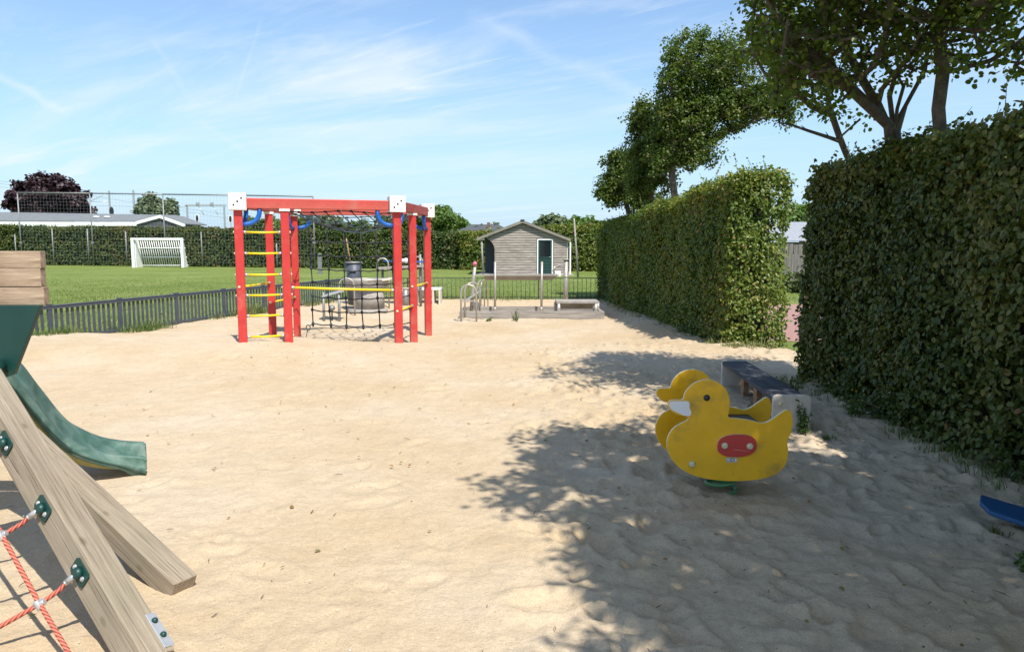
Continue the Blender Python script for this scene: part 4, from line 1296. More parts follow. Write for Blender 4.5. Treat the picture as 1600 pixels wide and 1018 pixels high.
# ---- railway behind
def gantry():
    Y = 120
    a, b = P(292, 321, Y), P(350, 323, Y)
    t = thing('railway_gantry', 'thin steel railway portal over the hedge, left of the climbing frame', 'gantry', (a.x, Y, 0))
    for p in (a, b):
        mb = MB(); mb.box((p.x, Y, p.z / 2), (0.22, 0.3, p.z)); mb.build('mast', MT['galv'], t)
    mb = MB(); mb.box(((a.x + b.x) / 2, Y, a.z), (b.x - a.x + 0.6, 0.3, 0.28)); mb.build('portal_beam', MT['galv'], t)
    for f in (0.3, 0.68):
        x = a.x + (b.x - a.x) * f; mb = MB(); mb.box((x, Y - .1, a.z + .3), (0.5, 0.3, 0.4)); mb.tube([(x, Y, a.z), (x + .9, Y, a.z - 1.5)], 0.05, 4); mb.build('insulator_arm', MT['galv'], t)
    for k, (p, q_) in enumerate((((205, 314), (350, 334)), ((140, 305), (400, 349)), ((150, 322), (292, 323)))):
        mb = MB(); mb.tube([P(*p, Y), P(*q_, Y)], 0.018, 3); mb.build('overhead_wire', MT['steel_d'], t)
gantry()
def mast(px, ty, Y, lab, arm=None):
    p = P(px, ty, Y); mb = MB(); mb.box((p.x, Y, p.z / 2), (0.2, 0.25, p.z))
    if arm: mb.tube([(p.x, Y, p.z - .3), (p.x + arm, Y, p.z - 1.6)], 0.05, 4); mb.tube([(p.x, Y, p.z - 1.6), (p.x + arm, Y, p.z - 1.6)], 0.04, 4)
    solo(mb, 'catenary_mast', MT['galv'], lab, 'mast', (p.x, Y, 0), 'railway masts behind the houses')
mast(170, 298, 112, 'thin railway mast between the copper beech and the silvery tree', -3)
mast(208, 297, 112, 'thin railway mast directly left of the silvery tree')
mast(427, 330, 112, 'thin railway mast between the two left posts of the climbing frame', -4)
for px, py, dark, lab in ((174, 330, True, 'black oval railway signal on a pole above the bungalow roof'), (308, 341, False, 'white rimmed oval railway signal under the portal beam'),
                          (360, 342, False, 'white rimmed oval railway signal just left of the climbing frame')):
    Y = 105; p = P(px, py, Y)
    t = thing('railway_signal', lab, 'signal', (p.x, Y, 0), 'railway signals')
    mb = MB(); mb.tube([(p.x, Y + .1, 0), (p.x, Y + .1, p.z)], 0.07, 6); mb.build('pole', MT['steel_d'], t)
    mb = MB(); k = 12
    mb.prism([(p.x + 0.30 * math.cos(2 * math.pi * i / k), Y, p.z + 0.62 * math.sin(2 * math.pi * i / k)) for i in range(k)], (0, 0.12, 0)); mb.build('signal_board', MT['black'] if dark else MT['white'], t)
    if not dark:
        mb = MB(); mb.prism([(p.x + 0.19 * math.cos(2 * math.pi * i / k), Y - .03, p.z + 0.48 * math.sin(2 * math.pi * i / k)) for i in range(k)], (0, 0.02, 0)); mb.build('lamp_face', MT['black'], t)
mb = MB()
for yy in (282, 286, 291):
    mb.tube([P(-40, yy - 3, 100), P(40, yy + 5, 100)], 0.02, 3)
solo(mb, 'power_lines', MT['steel_d'], 'thin power lines in the sky left of the copper beech', 'wires')

# ================================================================== PLAYHOUSE
def playhouse():
    Y = 38.6
    def q(px, py, dy=0): return P(px, py, Y + dy)
    xl, xr, xm = q(757, 400).x, q(886.5, 400).x, q(773.5, 400).x
    zl, zr_, zk = q(757, 373).z, q(886, 373).z, q(816.5, 349.5).z
    z0 = 0.02
    t = thing('playhouse', 'grey timber playhouse with gable roof, arched porch and dark green half door', 'shed', ((xl + xr) / 2, Y, 0))
    kx = q(816.5, 350).x
    D = 3.6
    def ztop(x):
        return zl + (zk - zl) * (x - xl) / (kx - xl) if x < kx else zr_ + (zk - zr_) * (xr - x) / (xr - kx)
    def arch_x(z):                                    # left edge of the front wall: straight, then curving out to the eave
        za = q(0, 392).z
        if z < za: return xm
        f = min(1, (z - za) / (zl - za + 0.03))
        return xm - (xm - xl) * (1 - math.sqrt(max(0, 1 - f * f)))
    dx0, dx1, dz1 = q(840, 400).x, q(863, 400).x, q(850, 375).z
    # horizontal cladding, one board each
    bh = 0.128; z = z0
    while z < zk - 0.02:
        z1 = min(z + bh - 0.024, zk - 0.01)
        xs = []
        def lim(zz):
            if zz <= zl: return arch_x(zz)
            return xl + (zz - zl) / (zk - zl) * (kx - xl)
        def rim(zz):
            if zz <= zr_: return xr
            return xr - (zz - zr_) / (zk - zr_) * (xr - kx)
        a0, a1, b0_, b1_ = lim(z), lim(z1), rim(z), rim(z1)
        a0 = max(a0, a0); 
        segs = [(a0, a1, b0_, b1_)]
        if z < dz1:
            segs = [(a0, a1, dx0 - .06, dx0 - .06), (dx1 + .06, dx1 + .06, b0_, b1_)]
        for (p0, p1, q0, q1) in segs:
            if q0 - p0 < 0.02: continue
            jit = rnd.uniform(0, 0.008)
            mb = MB()
            cx_ = (p0 + q0) / 2
            pts = [(p0, Y - jit - .014, z), (q0, Y - jit - .014, z), (q1, Y - jit, z1), (p1, Y - jit, z1)]
            mb.prism(pts, (0, 0.03, 0))
            o = mb.build('cladding_board', MT['greywood'], t)
            # a grain origin of its own
            off = Vector((rnd.uniform(-9, 9), rnd.uniform(-3, 3), rnd.uniform(-3, 3)))
            for v in o.data.vertices: v.co += off
            o.location = Vector(o.location) - off
        z += bh
    mb = MB(); mb.prism([(xm + .03, Y + .034, 0), (xr - .01, Y + .034, 0), (xr - .01, Y + .034, zr_ + .02), (kx, Y + .034, zk + .05), (xl + .3, Y + .034, zl + .17), (xm + .03, Y + .034, q(0, 391).z)], (0, 0.03, 0)); mb.build('front_wall', MT['edgewood'], t)
    mb = MB(); mb.box((xr - .04, Y + .1 + D / 2, zr_ / 2), (0.08, D, zr_ - .02)); mb.build('side_wall', MT['greywood'], t)
    mb = MB(); mb.box((xm + .06, Y + .1 + D / 2, 1.0), (0.06, D, 1.98)); mb.build('porch_wall', MT['core'], t)  # near-black colour stands in for the shade inside the porch
    mb = MB(); mb.box(((xl + xm) / 2, Y + 2.2, 0.98), (xm - xl + .1, 0.06, 1.95)); 
    mb.build('porch_back', MT['anthracite'], t)
    for k in range(12):
        mb = MB(); mb.box(((xl + xm) / 2 + .02, Y + 2.15, 0.12 + k * 0.155), (xm - xl + .1, 0.03, 0.135)); mb.build('porch_board', MT['anthracite'], t)  # back and boards are dark grey to put the porch's shade into their colour
    mb = MB(); pp0, pp1 = q(755, 431), q(752.5, 375)
    mb.tube([(pp0.x, Y - .05, 0), (pp1.x, Y - .05, zl - .03)], 0.05, 7); mb.build('porch_post', MT['edgewood'], t)
    # arched trim
    mb = MB(); n = 9
    za = q(0, 392).z
    inner = [(arch_x(za + (zl - za) * i / n), za + (zl - za) * i / n) for i in range(n + 1)]
    for (x0, z0_), (x1, z1_) in zip(inner[:-1], inner[1:]):
        mb.prism([(x0 - .02, Y - .03, z0_), (x0 + .03, Y - .03, z0_), (x1 + .03, Y - .03, z1_), (x1 - .02, Y - .03, z1_)], (0, 0.1, 0))
    mb.box((xm, Y + .01, za / 2), (0.05, 0.09, za)); mb.build('porch_edge', MT['roofwood'], t)
    # roof planes, verge boards, ridge
    el, er = q(745, 373), q(891.5, 374.5)
    kz = q(816.5, 345.5).z
    for (u, uz), (v, vz), nm in (((el.x, el.z), (kx, kz), 1), ((kx, kz), (er.x, er.z), 2)):
        mb = MB(); mb.prism([(u, Y - .18, uz), (v, Y - .18, vz), (v, Y - .18, vz + .05), (u, Y - .18, uz + .05)], (0, D + .4, 0)); mb.build('roof', MT['rooftile'], t)
        mb = MB(); mb.prism([(u, Y - .205, uz - .09), (v, Y - .205, vz - .09), (v, Y - .205, vz + .04), (u, Y - .205, uz + .04)], (0, 0.024, 0)); mb.build('verge_board', MT['roofwood'], t)
    mb = MB(); mb.box((kx, Y + D / 2 - .1, kz + .06), (0.2, D + .3, 0.05)); mb.build('ridge_cap', MT['rooftile'], t)
    mb = MB(); mb.box((el.x + .18, Y - .1, el.z - .03), (0.42, 0.1, 0.05)); mb.build('eave_end', MT['fibre'], t)
    # door
    zd = q(850, 403).z
    mb = MB(); fw = 0.06
    for x in (dx0 + .0, dx1 - .0):
        mb.box((x, Y - .02, dz1 / 2), (fw, 0.07, dz1))
    mb.box(((dx0 + dx1) / 2, Y - .023, dz1 + .03), (dx1 - dx0 + fw, 0.07, fw)); mb.build('door_frame', MT['white'], t)
    dw = dx1 - dx0 - fw
    mb = MB(); cxd = (dx0 + dx1) / 2
    mb.box((cxd, Y + .02, zd / 2), (dw, 0.03, zd)); low = mb.build('lower_door', MT['doorgreen'], t)
    for k in range(5):
        mb = MB(); mb.box((cxd, Y - .002, 0.14 + k * (zd - .1) / 5), (dw * 0.82, 0.014, (zd - .1) / 5 - .02)); mb.build('panel', MT['doorgreen'], low)
    mb = MB()
    for x in (cxd - dw / 2 + .04, cxd + dw / 2 - .04): mb.box((x, Y + .0, (zd + dz1) / 2), (0.08, 0.04, dz1 - zd))
    for z_ in (zd + .03, dz1 - .045): mb.box((cxd, Y + .0015, z_), (dw - .165, 0.038, 0.07))
    up = mb.build('upper_door', MT['doorgreen'], t)
    mb = MB(); mb.box((cxd, Y + .02, (zd + dz1) / 2), (dw - .16, 0.012, dz1 - zd - .14)); mb.build('pane', MT['glass'], up)
    mb = MB(); mb.tube([(cxd + dw / 2 - .05, Y - .04, zd + .05), (cxd + dw / 2 - .16, Y - .05, zd + .05)], 0.015, 6); mb.build('handle', MT['steel'], up)
    # white boards of the open door at the right-hand corner
    for px in (887.0, 892.0):
        a = q(px, 378); mb = MB(); mb.box((a.x, Y + .3, a.z / 2), (0.075, 0.05, a.z)); mb.build('corner_board', MT['white'], t)
    a, b = q(884.8, 380), q(890, 380); mb = MB(); mb.box(((a.x + b.x) / 2 + .02, Y + .32, a.z / 2), (0.1, 0.03, a.z)); mb.build('green_strip', MT['doorgreen'], t)
    a, b = q(868, 425), q(877, 433); mb = MB(); mb.box((a.x + .1, Y - .3, 0.12), (0.28, 0.2, 0.22)); mb.build('white_box', MT['white'], t)
    mb = MB(); mb.box(((xl + xr) / 2, Y + 1.6, 0.02), (xr - xl + .6, 4.4, 0.05)); mb.box((xl - .1, Y - .3, 0.02), (0.8, 0.8, 0.045)); mb.build('floor_slab', MT['concrete'], t)
playhouse()
mb = MB(); a, b = P(903, 437, 36), P(897, 341, 36); a.z = 0
mb.tube([a, b], [0.055, 0.04], 7)
solo(mb, 'leaning_pole', MT['edgewood'], 'slim wooden pole leaning right of the playhouse', 'pole', a)

# board fence and glasshouse roof in the gap
t = thing('board_fence', 'weathered grey board fence seen through the gap between the two hedges', 'fence', (P(1240, 450, 27).x, 27, 0))
for i in range(46):
    x = 9.0 + i * 0.17; h = 1.62 + rnd.uniform(-.03, .03)
    mb = MB(); mb.box((x, 27 + (i % 2) * 0.02, h / 2), (0.145, 0.02, h))
    mb.build('board', MT['post'], t)
mb = MB()
for z in (0.4, 1.3): mb.box((12.9, 27.05, z), (8, 0.04, 0.09))
mb.build('rail', MT['post'], t)
t = thing('outbuilding', 'outbuilding with pale grey roof glimpsed above the board fence', 'shed', (13.5, 31, 0))
mb = MB(); mb.box((13.8, 31.5, 0.85), (7, 3, 1.7)); mb.build('wall', MT['edgewood'], t)
mb = MB(); mb.add([(10.0, 29.7, 1.75), (17.6, 29.7, 1.75), (17.6, 33.3, 1.75), (10.0, 33.3, 1.75), (10.6, 31.5, 2.55), (17.0, 31.5, 2.55)], [(0, 1, 5, 4), (1, 2, 5), (2, 3, 4, 5), (3, 0, 4), (3, 2, 1, 0)]); mb.build('roof', MT['galv'], t)

# ================================================================== RED CLIMBING FRAME
def climbing_frame():
    V3 = Vector
    A, D_, G_, E = V3((-4.07, 11.05, 0)), V3((-1.83, 11.80, 0)), V3((-1.62, 14.15, 0)), V3((-3.98, 13.55, 0))
    B = A.lerp(D_, 0.280); C_ = A.lerp(E, 0.50); F_ = D_.lerp(G_, 0.46)
    t = thing('climbing_frame', 'red square timber climbing frame with white dice corners, ladder and dark rope nets', 'climbing frame', (A + G_) / 2)
    zb0, zb1 = 2.165, 2.32          # underside and top of the crossbeams
    W_ = 0.125
    ux = (D_ - A).normalized(); uy = (E - A).normalized()
    ang = math.atan2(ux.y, ux.x)
    posts = {}
    def post(p, top, rot=ang, cap=True, bolt=()):
        mb = MB(); mb.box((p.x, p.y, top / 2 - .2), (W_, W_, top + .4), (0, 0, rot))
        o = mb.build('post', MT['red'], t, bevel=0.012)
        return o
    for p, top in ((A, 2.14), (D_, 2.14), (G_, 2.14), (E, 2.14)):
        post(p, top)
    for p in (B, C_, F_):
        o = post(p, zb0 - .035)
        mb = MB(); mb.box((p.x, p.y, zb0 - .0175), (W_ + .03, W_ + .03, 0.035), (0, 0, ang)); mb.build('post_cap', MT['whitepanel'], t)
    # crossbeams
    zc = (zb0 + zb1) / 2
    for (p, q, m) in ((A, D_, 'red'), (D_, G_, 'reddull'), (E, G_, 'red'), (A, E, 'reddull')):
        d = (q - p).normalized()
        a, b = p + d * 0.11, q - d * 0.11
        a.z = b.z = zc
        beam('crossbeam', a, b, 0.10, zb1 - zb0, MT[m], t, bevel=0.01)
    # dice corners: white panels with three black dots on the outer faces
    s = 0.25
    for p in (A, D_, G_, E):
        mb = MB(); mb.box((p.x, p.y, 2.262), (s, s, s), (0, 0, ang)); box_ = mb.build('dice_corner', MT['whitepanel'], t, bevel=0.006)
        R_ = Matrix.Rotation(ang, 3, 'Z')
        for face in (V3((0, -1, 0)), V3((1, 0, 0)), V3((-1, 0, 0))):
            fx = R_ @ face; side = R_ @ V3((-face.y, face.x, 0))
            for k in (-1, 0, 1):
                c = p + fx * (s / 2 + .001) + side * (k * 0.055); c = V3((c.x, c.y, 2.262 + k * 0.05 * 1.0))
                n = 12; ring = [c + side * (0.0135 * math.cos(2 * math.pi * i / n)) + V3((0, 0, 1)) * (0.0135 * math.sin(2 * math.pi * i / n)) for i in range(n)]
                mb = MB(); mb.prism(ring, fx * 0.004); mb.build('dot', MT['black'], box_)
    # rungs with pale end caps
    def rung(p, q, r=0.0165):
        d = (q - p).normalized()
        a, b = p + d * W_ / 2, q - d * W_ / 2
        mb = MB(); mb.tube([a + d * .04, a.lerp(b, .5) - V3((0, 0, .004)), b - d * .04], r, 10); rg = mb.build('rung', MT['yellow'], t)
        for u, w in ((a, d), (b, -d)):
            mb = MB(); mb.tube([u - w * .004, u + w * .045], r * 1.35, 10); mb.build('ferrule', MT['galv'], rg)
        for u, w in ((p, -d), (q, d)):
            c = u + w * (W_ / 2 + 0.0)
            mb = MB(); mb.tube([c, c + w * .012, c + w * .02], [0.022, 0.020, 0.008], 10); mb.build('bolt_cap', MT['knob'], rg)
    for z in (1.815, 1.50, 1.18, 0.87, 0.56, 0.24):
        rung(V3((A.x, A.y, z)), V3((B.x, B.y, z)))
    rung(V3((A.x, A.y, 1.0)), V3((C_.x, C_.y, 1.0)))
    rung(V3((C_.x, C_.y, .67)), V3((E.x, E.y, .67)))
    rung(V3((B.x, B.y, .98)), V3((D_.x, D_.y, .90)), 0.019)
    rung(V3((D_.x, D_.y, .57)), V3((F_.x, F_.y, .57)))
    rung(V3((F_.x, F_.y, .90)), V3((G_.x, G_.y, .90)))
    # blue curved grips in the corners
    def grip(p, u, r=0.25, z=None):
        z = zb0 - .0
        c = p + u * (W_ / 2)
        cc_ = V3((c.x, c.y, z - 0.26)) + u * 0.0
        pts = [V3((p.x, p.y, z - r)) + u * (W_ / 2)]
        for i in range(9):
            a = -math.pi / 2 + (math.pi / 2) * i / 8
            pts.append(V3((p.x, p.y, z - 0.04)) + u * (W_ / 2 + 0.05 + 0.19 * math.cos(a)) + V3((0, 0, 0.19 * math.sin(a))))
        pts.append(V3((p.x, p.y, z)) + u * (W_ / 2 + 0.24))
        mb = MB(); mb.tube(pts, 0.036, 10); mb.build('corner_grip', MT['blue'], t)
    grip(A, ux); grip(A, uy); grip(D_, -ux); grip(G_, (D_ - G_).normalized()); grip(G_, -ux); grip(E, ux); grip(E, -uy); grip(D_, (G_ - D_).normalized())
    # hanging net between the middle posts
    n0, n1 = C_.lerp(F_, 0.275), F_.lerp(C_, 0.03)
    cols_, rows = 7, 7
    zt, zbm = 1.93, 0.30
    def NP(i, j):
        f = i / (cols_ - 1)
        b = n0.lerp(n1, f)
        k = j / rows
        sag = 0.06 * math.sin(math.pi * f) * (0.4 + 0.6 * k)
        z = zt + (zbm - zt) * k - sag - 0.03 * k * f
        w = 0.012 * math.sin(i * 2.3 + j * 1.7)
        return V3((b.x + w + 0.02 * k, b.y + 0.03 * math.sin(j * .8 + i * .5), z))
    for i in range(cols_):
        tubeobj('net_rope', [NP(i, j) for j in range(rows + 1)], 0.0115, MT['rope_dark'], t, 6)
    for j in range(1, rows + 1):
        pts = []
        for i in range(cols_):
            pts.append(NP(i, j))
            if i < cols_ - 1:
                m_ = (NP(i, j) + NP(i + 1, j)) / 2; m_.z -= 0.018; pts.append(m_)
        if j < 8:
            end = V3((F_.x - W_ / 2, F_.y, pts[-1].z + 0.01)); pts.append(end)
        tubeobj('net_rope', pts, 0.0105, MT['rope_dark'], t, 6)
    mb = MB()
    for i in range(cols_):
        for j in range(1, rows + 1):
            p = NP(i, j); mb.tube([p + V3((0, 0, .028)), p + V3((0, 0, .014)), p - V3((0, 0, .014)), p - V3((0, 0, .030 + (.03 if j == rows else 0)))], [0.013, 0.025, 0.025, 0.014], 6)
    mb.build('net_knots', MT['rope_dark'], t, kind='stuff')
    p = NP(0, rows)
    mb = MB(); mb.tube([p + V3((0, 0, 0)), p + V3((-.05, 0, -.04))], 0.008, 6); c = p + V3((-.085, 0, -.075))
    mb.tube([c + V3((.035 * math.cos(a), 0, .045 * math.sin(a))) for a in [2 * math.pi * k / 12 for k in range(12)]], 0.009, 6, closed=True)
    mb.tube([c + V3((-.01, 0, -.04)), V3((c.x - .06, c.y, 0.0)), V3((c.x - .08, c.y, -.1))], 0.007, 5); mb.build('anchor_loop', MT['rope_dark'], t)
    # overhead net slung below the crossbeams
    def OP(u, v):
        a = B.lerp(D_, u) if True else None
        p0 = A.lerp(D_, 0.30 + 0.66 * u); p1 = E.lerp(G_, 0.10 + 0.86 * u)
        p = p0.lerp(p1, 0.04 + 0.92 * v)
        sag = 0.30 * (1 - (2 * u - 1) ** 2) * (1 - (2 * v - 1) ** 2) + 0.015 * math.sin(9 * u + 5 * v)
        return V3((p.x, p.y, zb0 - .03 - sag))
    nu, nv = 8, 6
    mb2 = MB()
    for i in range(nu + 1):
        tubeobj('overhead_rope', [OP(min(1, max(0, i / nu + 0.5 * ((j % 2) - .5) / nu)), j / nv) for j in range(nv + 1)], 0.008, MT['rope_teal' if i % 3 == 1 else 'rope_dark'], t, 6)
    for j in range(nv + 1):
        tubeobj('overhead_rope', [OP(i / 16, j / nv + 0.035 * math.sin(i * math.pi / 2) * (0 < j < nv)) for i in range(17)], 0.009, MT['rope_teal' if j % 2 else 'rope_dark'], t, 6)
        for i in range(nu + 1):
            p = OP(min(1, max(0, i / nu + 0.5 * ((j % 2) - .5) / nu)), j / nv)
            mb2.tube([p + V3((-.03, 0, 0)), p + V3((-.012, 0, 0)), p + V3((.012, 0, 0)), p + V3((.03, 0, 0))], [.010, .018, .018, .010], 6)
    mb2.build('overhead_knots', MT['rope_dark'], t, kind='stuff')
    for i in range(nu + 1):
        for v in (0, 1):
            p = OP(i / nu, v); q = (A.lerp(D_, 0.30 + 0.66 * i / nu) if v == 0 else E.lerp(G_, 0.10 + 0.86 * i / nu))
            if i % 2 == 0:
                tubeobj('hanger', [p, V3((q.x, q.y, zb0 + .01))], 0.007, MT['galv'], t, 5)
climbing_frame()

# ================================================================== SPRING DUCK
def duck():
    Y0, Y1, th = 4.60, 4.98, 0.022
    zoomk = 3.917
    out = [(430, 205), (480, 222), (522, 255), (545, 300), (552, 350), (548, 395), (536, 440), (590, 443), (650, 450), (700, 461), (755, 475), (800, 456), (850, 420),
           (885, 396), (905, 389), (922, 400), (934, 435), (937, 480), (925, 530), (906, 572), (903, 600), (908, 640), (908, 680), (896, 722), (872, 756), (830, 788), (780, 808), (700, 823), (600, 829), (500, 826),
           (400, 814), (320, 792), (250, 754), (200, 705), (172, 655), (162, 600), (172, 550), (203, 503), (250, 474), (290, 455), (299, 440), (278, 431), (232, 424), (196, 406), (172, 375), (170, 350), (188, 332), (230, 330), (264, 332), (272, 295), (292, 262), (330, 228), (380, 208)]
    def smooth(pts, rounds=1):
        for _ in range(rounds):
            o = []
            for i in range(len(pts)):
                a, b = Vector(pts[i]), Vector(pts[(i + 1) % len(pts)])
                o += [tuple(a * .75 + b * .25), tuple(a * .25 + b * .75)]
            pts = o
        return pts
    px = [(1000 + x / zoomk, 540 + y / zoomk) for x, y in smooth(out)]
    face = [P(x, y, Y0) for x, y in px]
    c = P(1140, 700, Y0); gz = sandz(c.x, 4.79)
    org = Vector((P(1140, 740, Y0).x, (Y0 + Y1) / 2, gz))
    t = thing('spring_duck', 'yellow duck spring rider with two scuffed side panels, standing in the tree shade', 'spring rider', org)
    def flat(pxpts, Y): return [P(x, y, Y0) + Vector((0, Y - Y0, 0)) for x, y in pxpts]
    for Y in (Y0, Y1):
        mb = MB(); pts = flat(px, Y)
        mb.prism(pts, (0, th, 0), mi_side=1)
        o = mb.build('side_panel', [MT['duck'], MT['cream']], t, bevel=0.0035)
    def z2(pts): return [(1000 + x / zoomk, 540 + y / zoomk) for x, y in pts]
    beak = z2(smooth([(176, 360), (184, 342), (210, 337), (250, 338), (292, 336), (304, 350), (301, 378), (316, 405), (306, 430), (270, 426), (220, 405), (186, 385)], 1))
    for Y, s_ in ((Y0, -1), (Y1 + th, 1)):
        mb = MB(); mb.prism([p + Vector((0, -.001 if s_ < 0 else 0, 0)) for p in flat(beak, Y)], (0, s_ * 0.008, 0)); mb.build('beak', MT['white'], t, bevel=0.002)
        e = P(1000 + 408 / zoomk, 540 + 317 / zoomk, Y0); e.y = Y
        mb = MB(); pr = [(0.0205, 0), (0.0205, 0.004), (0.016, 0.010), (0.006, 0.013)]
        mb.lathe(e, [(r_, s_ * h) for r_, h in pr], 20, axis='Y'); mb.build('eye', MT['black'], t)
    oval = []
    for i in range(28):
        a = 2 * math.pi * i / 28
        ca, sa = math.cos(a), math.sin(a)
        rx = 122; ry = 70
        x = rx * math.copysign(abs(ca) ** 0.85, ca); y = ry * math.copysign(abs(sa) ** 0.8, sa)
        oval.append((590 + x, 607 + y + 0.07 * x * (-0.4)))
    ov = z2(oval)
    mb = MB(); mb.prism([p + Vector((0, -.001, 0)) for p in flat(ov, Y0)], (0, -0.013, 0), mi_side=1); mb.build('oval_plate', [MT['oval'], MT['cream']], t, bevel=0.002)
    def knob(x, y, r=0.0205, base=0.013):
        e = P(1000 + x / zoomk, 540 + y / zoomk, Y0)
        mb = MB(); mb.lathe(e, [(r * 1.08, -base), (r * 1.08, -base - .005), (r * 0.98, -base - .009), (r * .9, -base - .014), (r * .55, -base - .021), (r * .28, -base - .022), (r * .25, -base - .019)], 18, axis='Y'); k = mb.build('bolt_cap', MT['knob'], t)
    knob(515, 607); knob(668, 610); knob(318, 723, base=0.0)
    e = P(1000 + 560 / zoomk, 540 + 697 / zoomk, Y0)
    mb = MB(); mb.box((e.x, Y0 - .0015, e.z), (0.067, 0.002, 0.032)); st = mb.build('maker_plate', MT['galv'], t)
    mb = MB(); mb.lathe((e.x + .004, Y0 - .003, e.z), [(0.011, 0), (0.011, -.001)], 16, axis='Y'); mb.build('badge', MT['steel_d'], st)
    mb = MB(); mb.lathe((e.x + .004, Y0 - .0045, e.z), [(0.0055, 0), (0.0055, -.001)], 12, axis='Y')
    mb.box((e.x - .022, Y0 - .0035, e.z + .003), (0.012, 0.001, 0.008)); mb.box((e.x + .026, Y0 - .0035, e.z), (0.008, 0.001, 0.016)); mb.build('badge_print', MT['white'], st)
    # scratch on the plate
    mb = MB(); a, b = P(1000 + 568 / zoomk, 540 + 630 / zoomk, Y0), P(1000 + 668 / zoomk, 540 + 641 / zoomk, Y0)
    mb.tube([a + Vector((0, -.0142, 0)), (a + b) / 2 + Vector((0, -.0142, -.001)), b + Vector((0, -.0142, 0))], 0.0009, 4); mb.build('scratch', MT['cream'], t)
    # between the panels
    ym = (Y0 + Y1 + th) / 2; w = Y1 - Y0 - th
    s1, s2 = P(1158, 662, Y0), P(1196, 662, Y0)
    mb = MB(); mb.box(((s1.x + s2.x) / 2 - .02, ym, s1.z - .035), (0.22, w, 0.022)); mb.build('seat', MT['black'], t, bevel=0.005)
    h = P(1113, 640, Y0)
    mb = MB(); mb.tube([(h.x, Y0 + th, h.z), (h.x, Y1, h.z)], 0.014, 10); mb.build('handle_bar', MT['black'], t)
    f = P(1081, 725, Y0)
    mb = MB(); mb.tube([(f.x, Y0 + th, f.z), (f.x, Y1, f.z)], 0.014, 10); mb.build('foot_bar', MT['galv'], t)
    pb = P(1140, 738, Y0)
    mb = MB(); mb.box((pb.x, ym, pb.z), (0.34, w, 0.03)); mb.build('base_plate', MT['galv'], t)
    zt = pb.z - 0.015; zb = gz - 0.05
    mb = MB(); n = 90; turns = 3.1
    pts = []
    for i in range(n):
        f_ = i / (n - 1); a = 2 * math.pi * turns * f_ + 0.5
        pts.append((pb.x + 0.005 + 0.098 * math.cos(a), ym + 0.098 * math.sin(a), zb + (zt - zb) * f_))
    mb.tube(pts, 0.0125, 8); mb.build('spring', MT['spring'], t)
duck()

# ================================================================== BENCH
def bench():
    Yn, Yf = 6.35, 8.35
    xn0, xn1 = P(1205, 640, Yn).x, P(1264, 640, Yn).x
    xf0, xf1 = P(1128, 585, Yf).x, P(1167, 585, Yf).x
    zn1, zf1 = P(1235, 615.5, Yn).z, P(1147, 562, Yf).z
    t = thing('bench', 'low bench with dark slatted seat and pale end panels behind the duck', 'bench', ((xn0 + xf0) / 2 + .15, (Yn + Yf) / 2, 0))
    def plate(x0, x1, zt, Y, zb=-.15):
        r = 0.045; pts = [(x0, Y, zb)]
        pts += [(x0 + r - r * math.cos(a), Y, zt - r + r * math.sin(a)) for a in [math.pi / 2 * k / 5 for k in range(6)]]
        pts += [(x1 - r + r * math.sin(a), Y, zt - r + r * math.cos(a)) for a in [math.pi / 2 * k / 5 for k in range(6)]]
        pts += [(x1, Y, zb)]
        mb = MB(); mb.prism(pts, (0, 0.045, 0)); return mb.build('end_panel', MT['fibre'], t, bevel=0.006)
    e = plate(xn0, xn1, zn1, Yn - .045)
    for px in (1219, 1250):
        c = P(px, 631, Yn - .045); mb = MB(); mb.lathe((c.x, Yn - .045, c.z), [(0.022, 0), (0.022, -.006), (0.014, -.014), (0.004, -.016)], 14, axis='Y'); mb.build('bolt_cap', MT['knob'], e)
    plate(xf0, xf1, zf1, Yf)
    zs_n, zs_f = zn1 - 0.035, zf1 - 0.035
    for k in range(2):
        fo = 0.30 + 0.42 * k
        a = Vector((xn0 + (xn1 - xn0) * (0.22 + .47 * k), Yn + .002, zs_n)); b = Vector((xf0 + (xf1 - xf0) * (0.26 + 0.47 * k), Yf - .002, zs_f))
        o = beam('seat_board', a, b, 0.148, 0.040, MT['benchwood'], t, bevel=0.005)
    for f in (0.30, 0.56):
        c = Vector((xn0, Yf, 0)).lerp(Vector((xf0, Yf, 0)), 0); y = Yf + (Yn - Yf) * f; x = xf0 + (xn0 - xf0) * f + 0.115
        z = zs_f + (zs_n - zs_f) * f - .02
        mb = MB(); mb.box((x, y, z / 2 - .05), (0.055, 0.10, z + .1)); mb.build('support', MT['rawwood'], t)
        mb = MB(); mb.box((x + .14, y, z / 2 - .05), (0.055, 0.10, z + .1)); mb.build('support', MT['rawwood'], t)
    for f in (0.28, 0.66):
        y = Yf + (Yn - Yf) * f; x = xf0 + (xn0 - xf0) * f + 0.015; z = zs_f + (zs_n - zs_f) * f
        mb = MB(); mb.lathe((x + 0.0, y, z), [(0.012, 0.03), (0.012, -.004), (0.004, -.008)], 10, axis='X'); mb.build('screw', MT['galv'], t)
    # seat edge trim
bench()
# small black hoop between duck and bench
c = P(1162, 640, 5.9); c.z = sandz(c.x, 5.9)
mb = MB(); mb.tube(arch((c.x - .06, 5.9, c.z - .03), (c.x + .07, 5.9, c.z - .03), 0.13), 0.012, 7)
solo(mb, 'buried_tyre', MT['rubber'], 'small black rubber hoop poking out of the sand between duck and bench', 'rubber hoop', c)

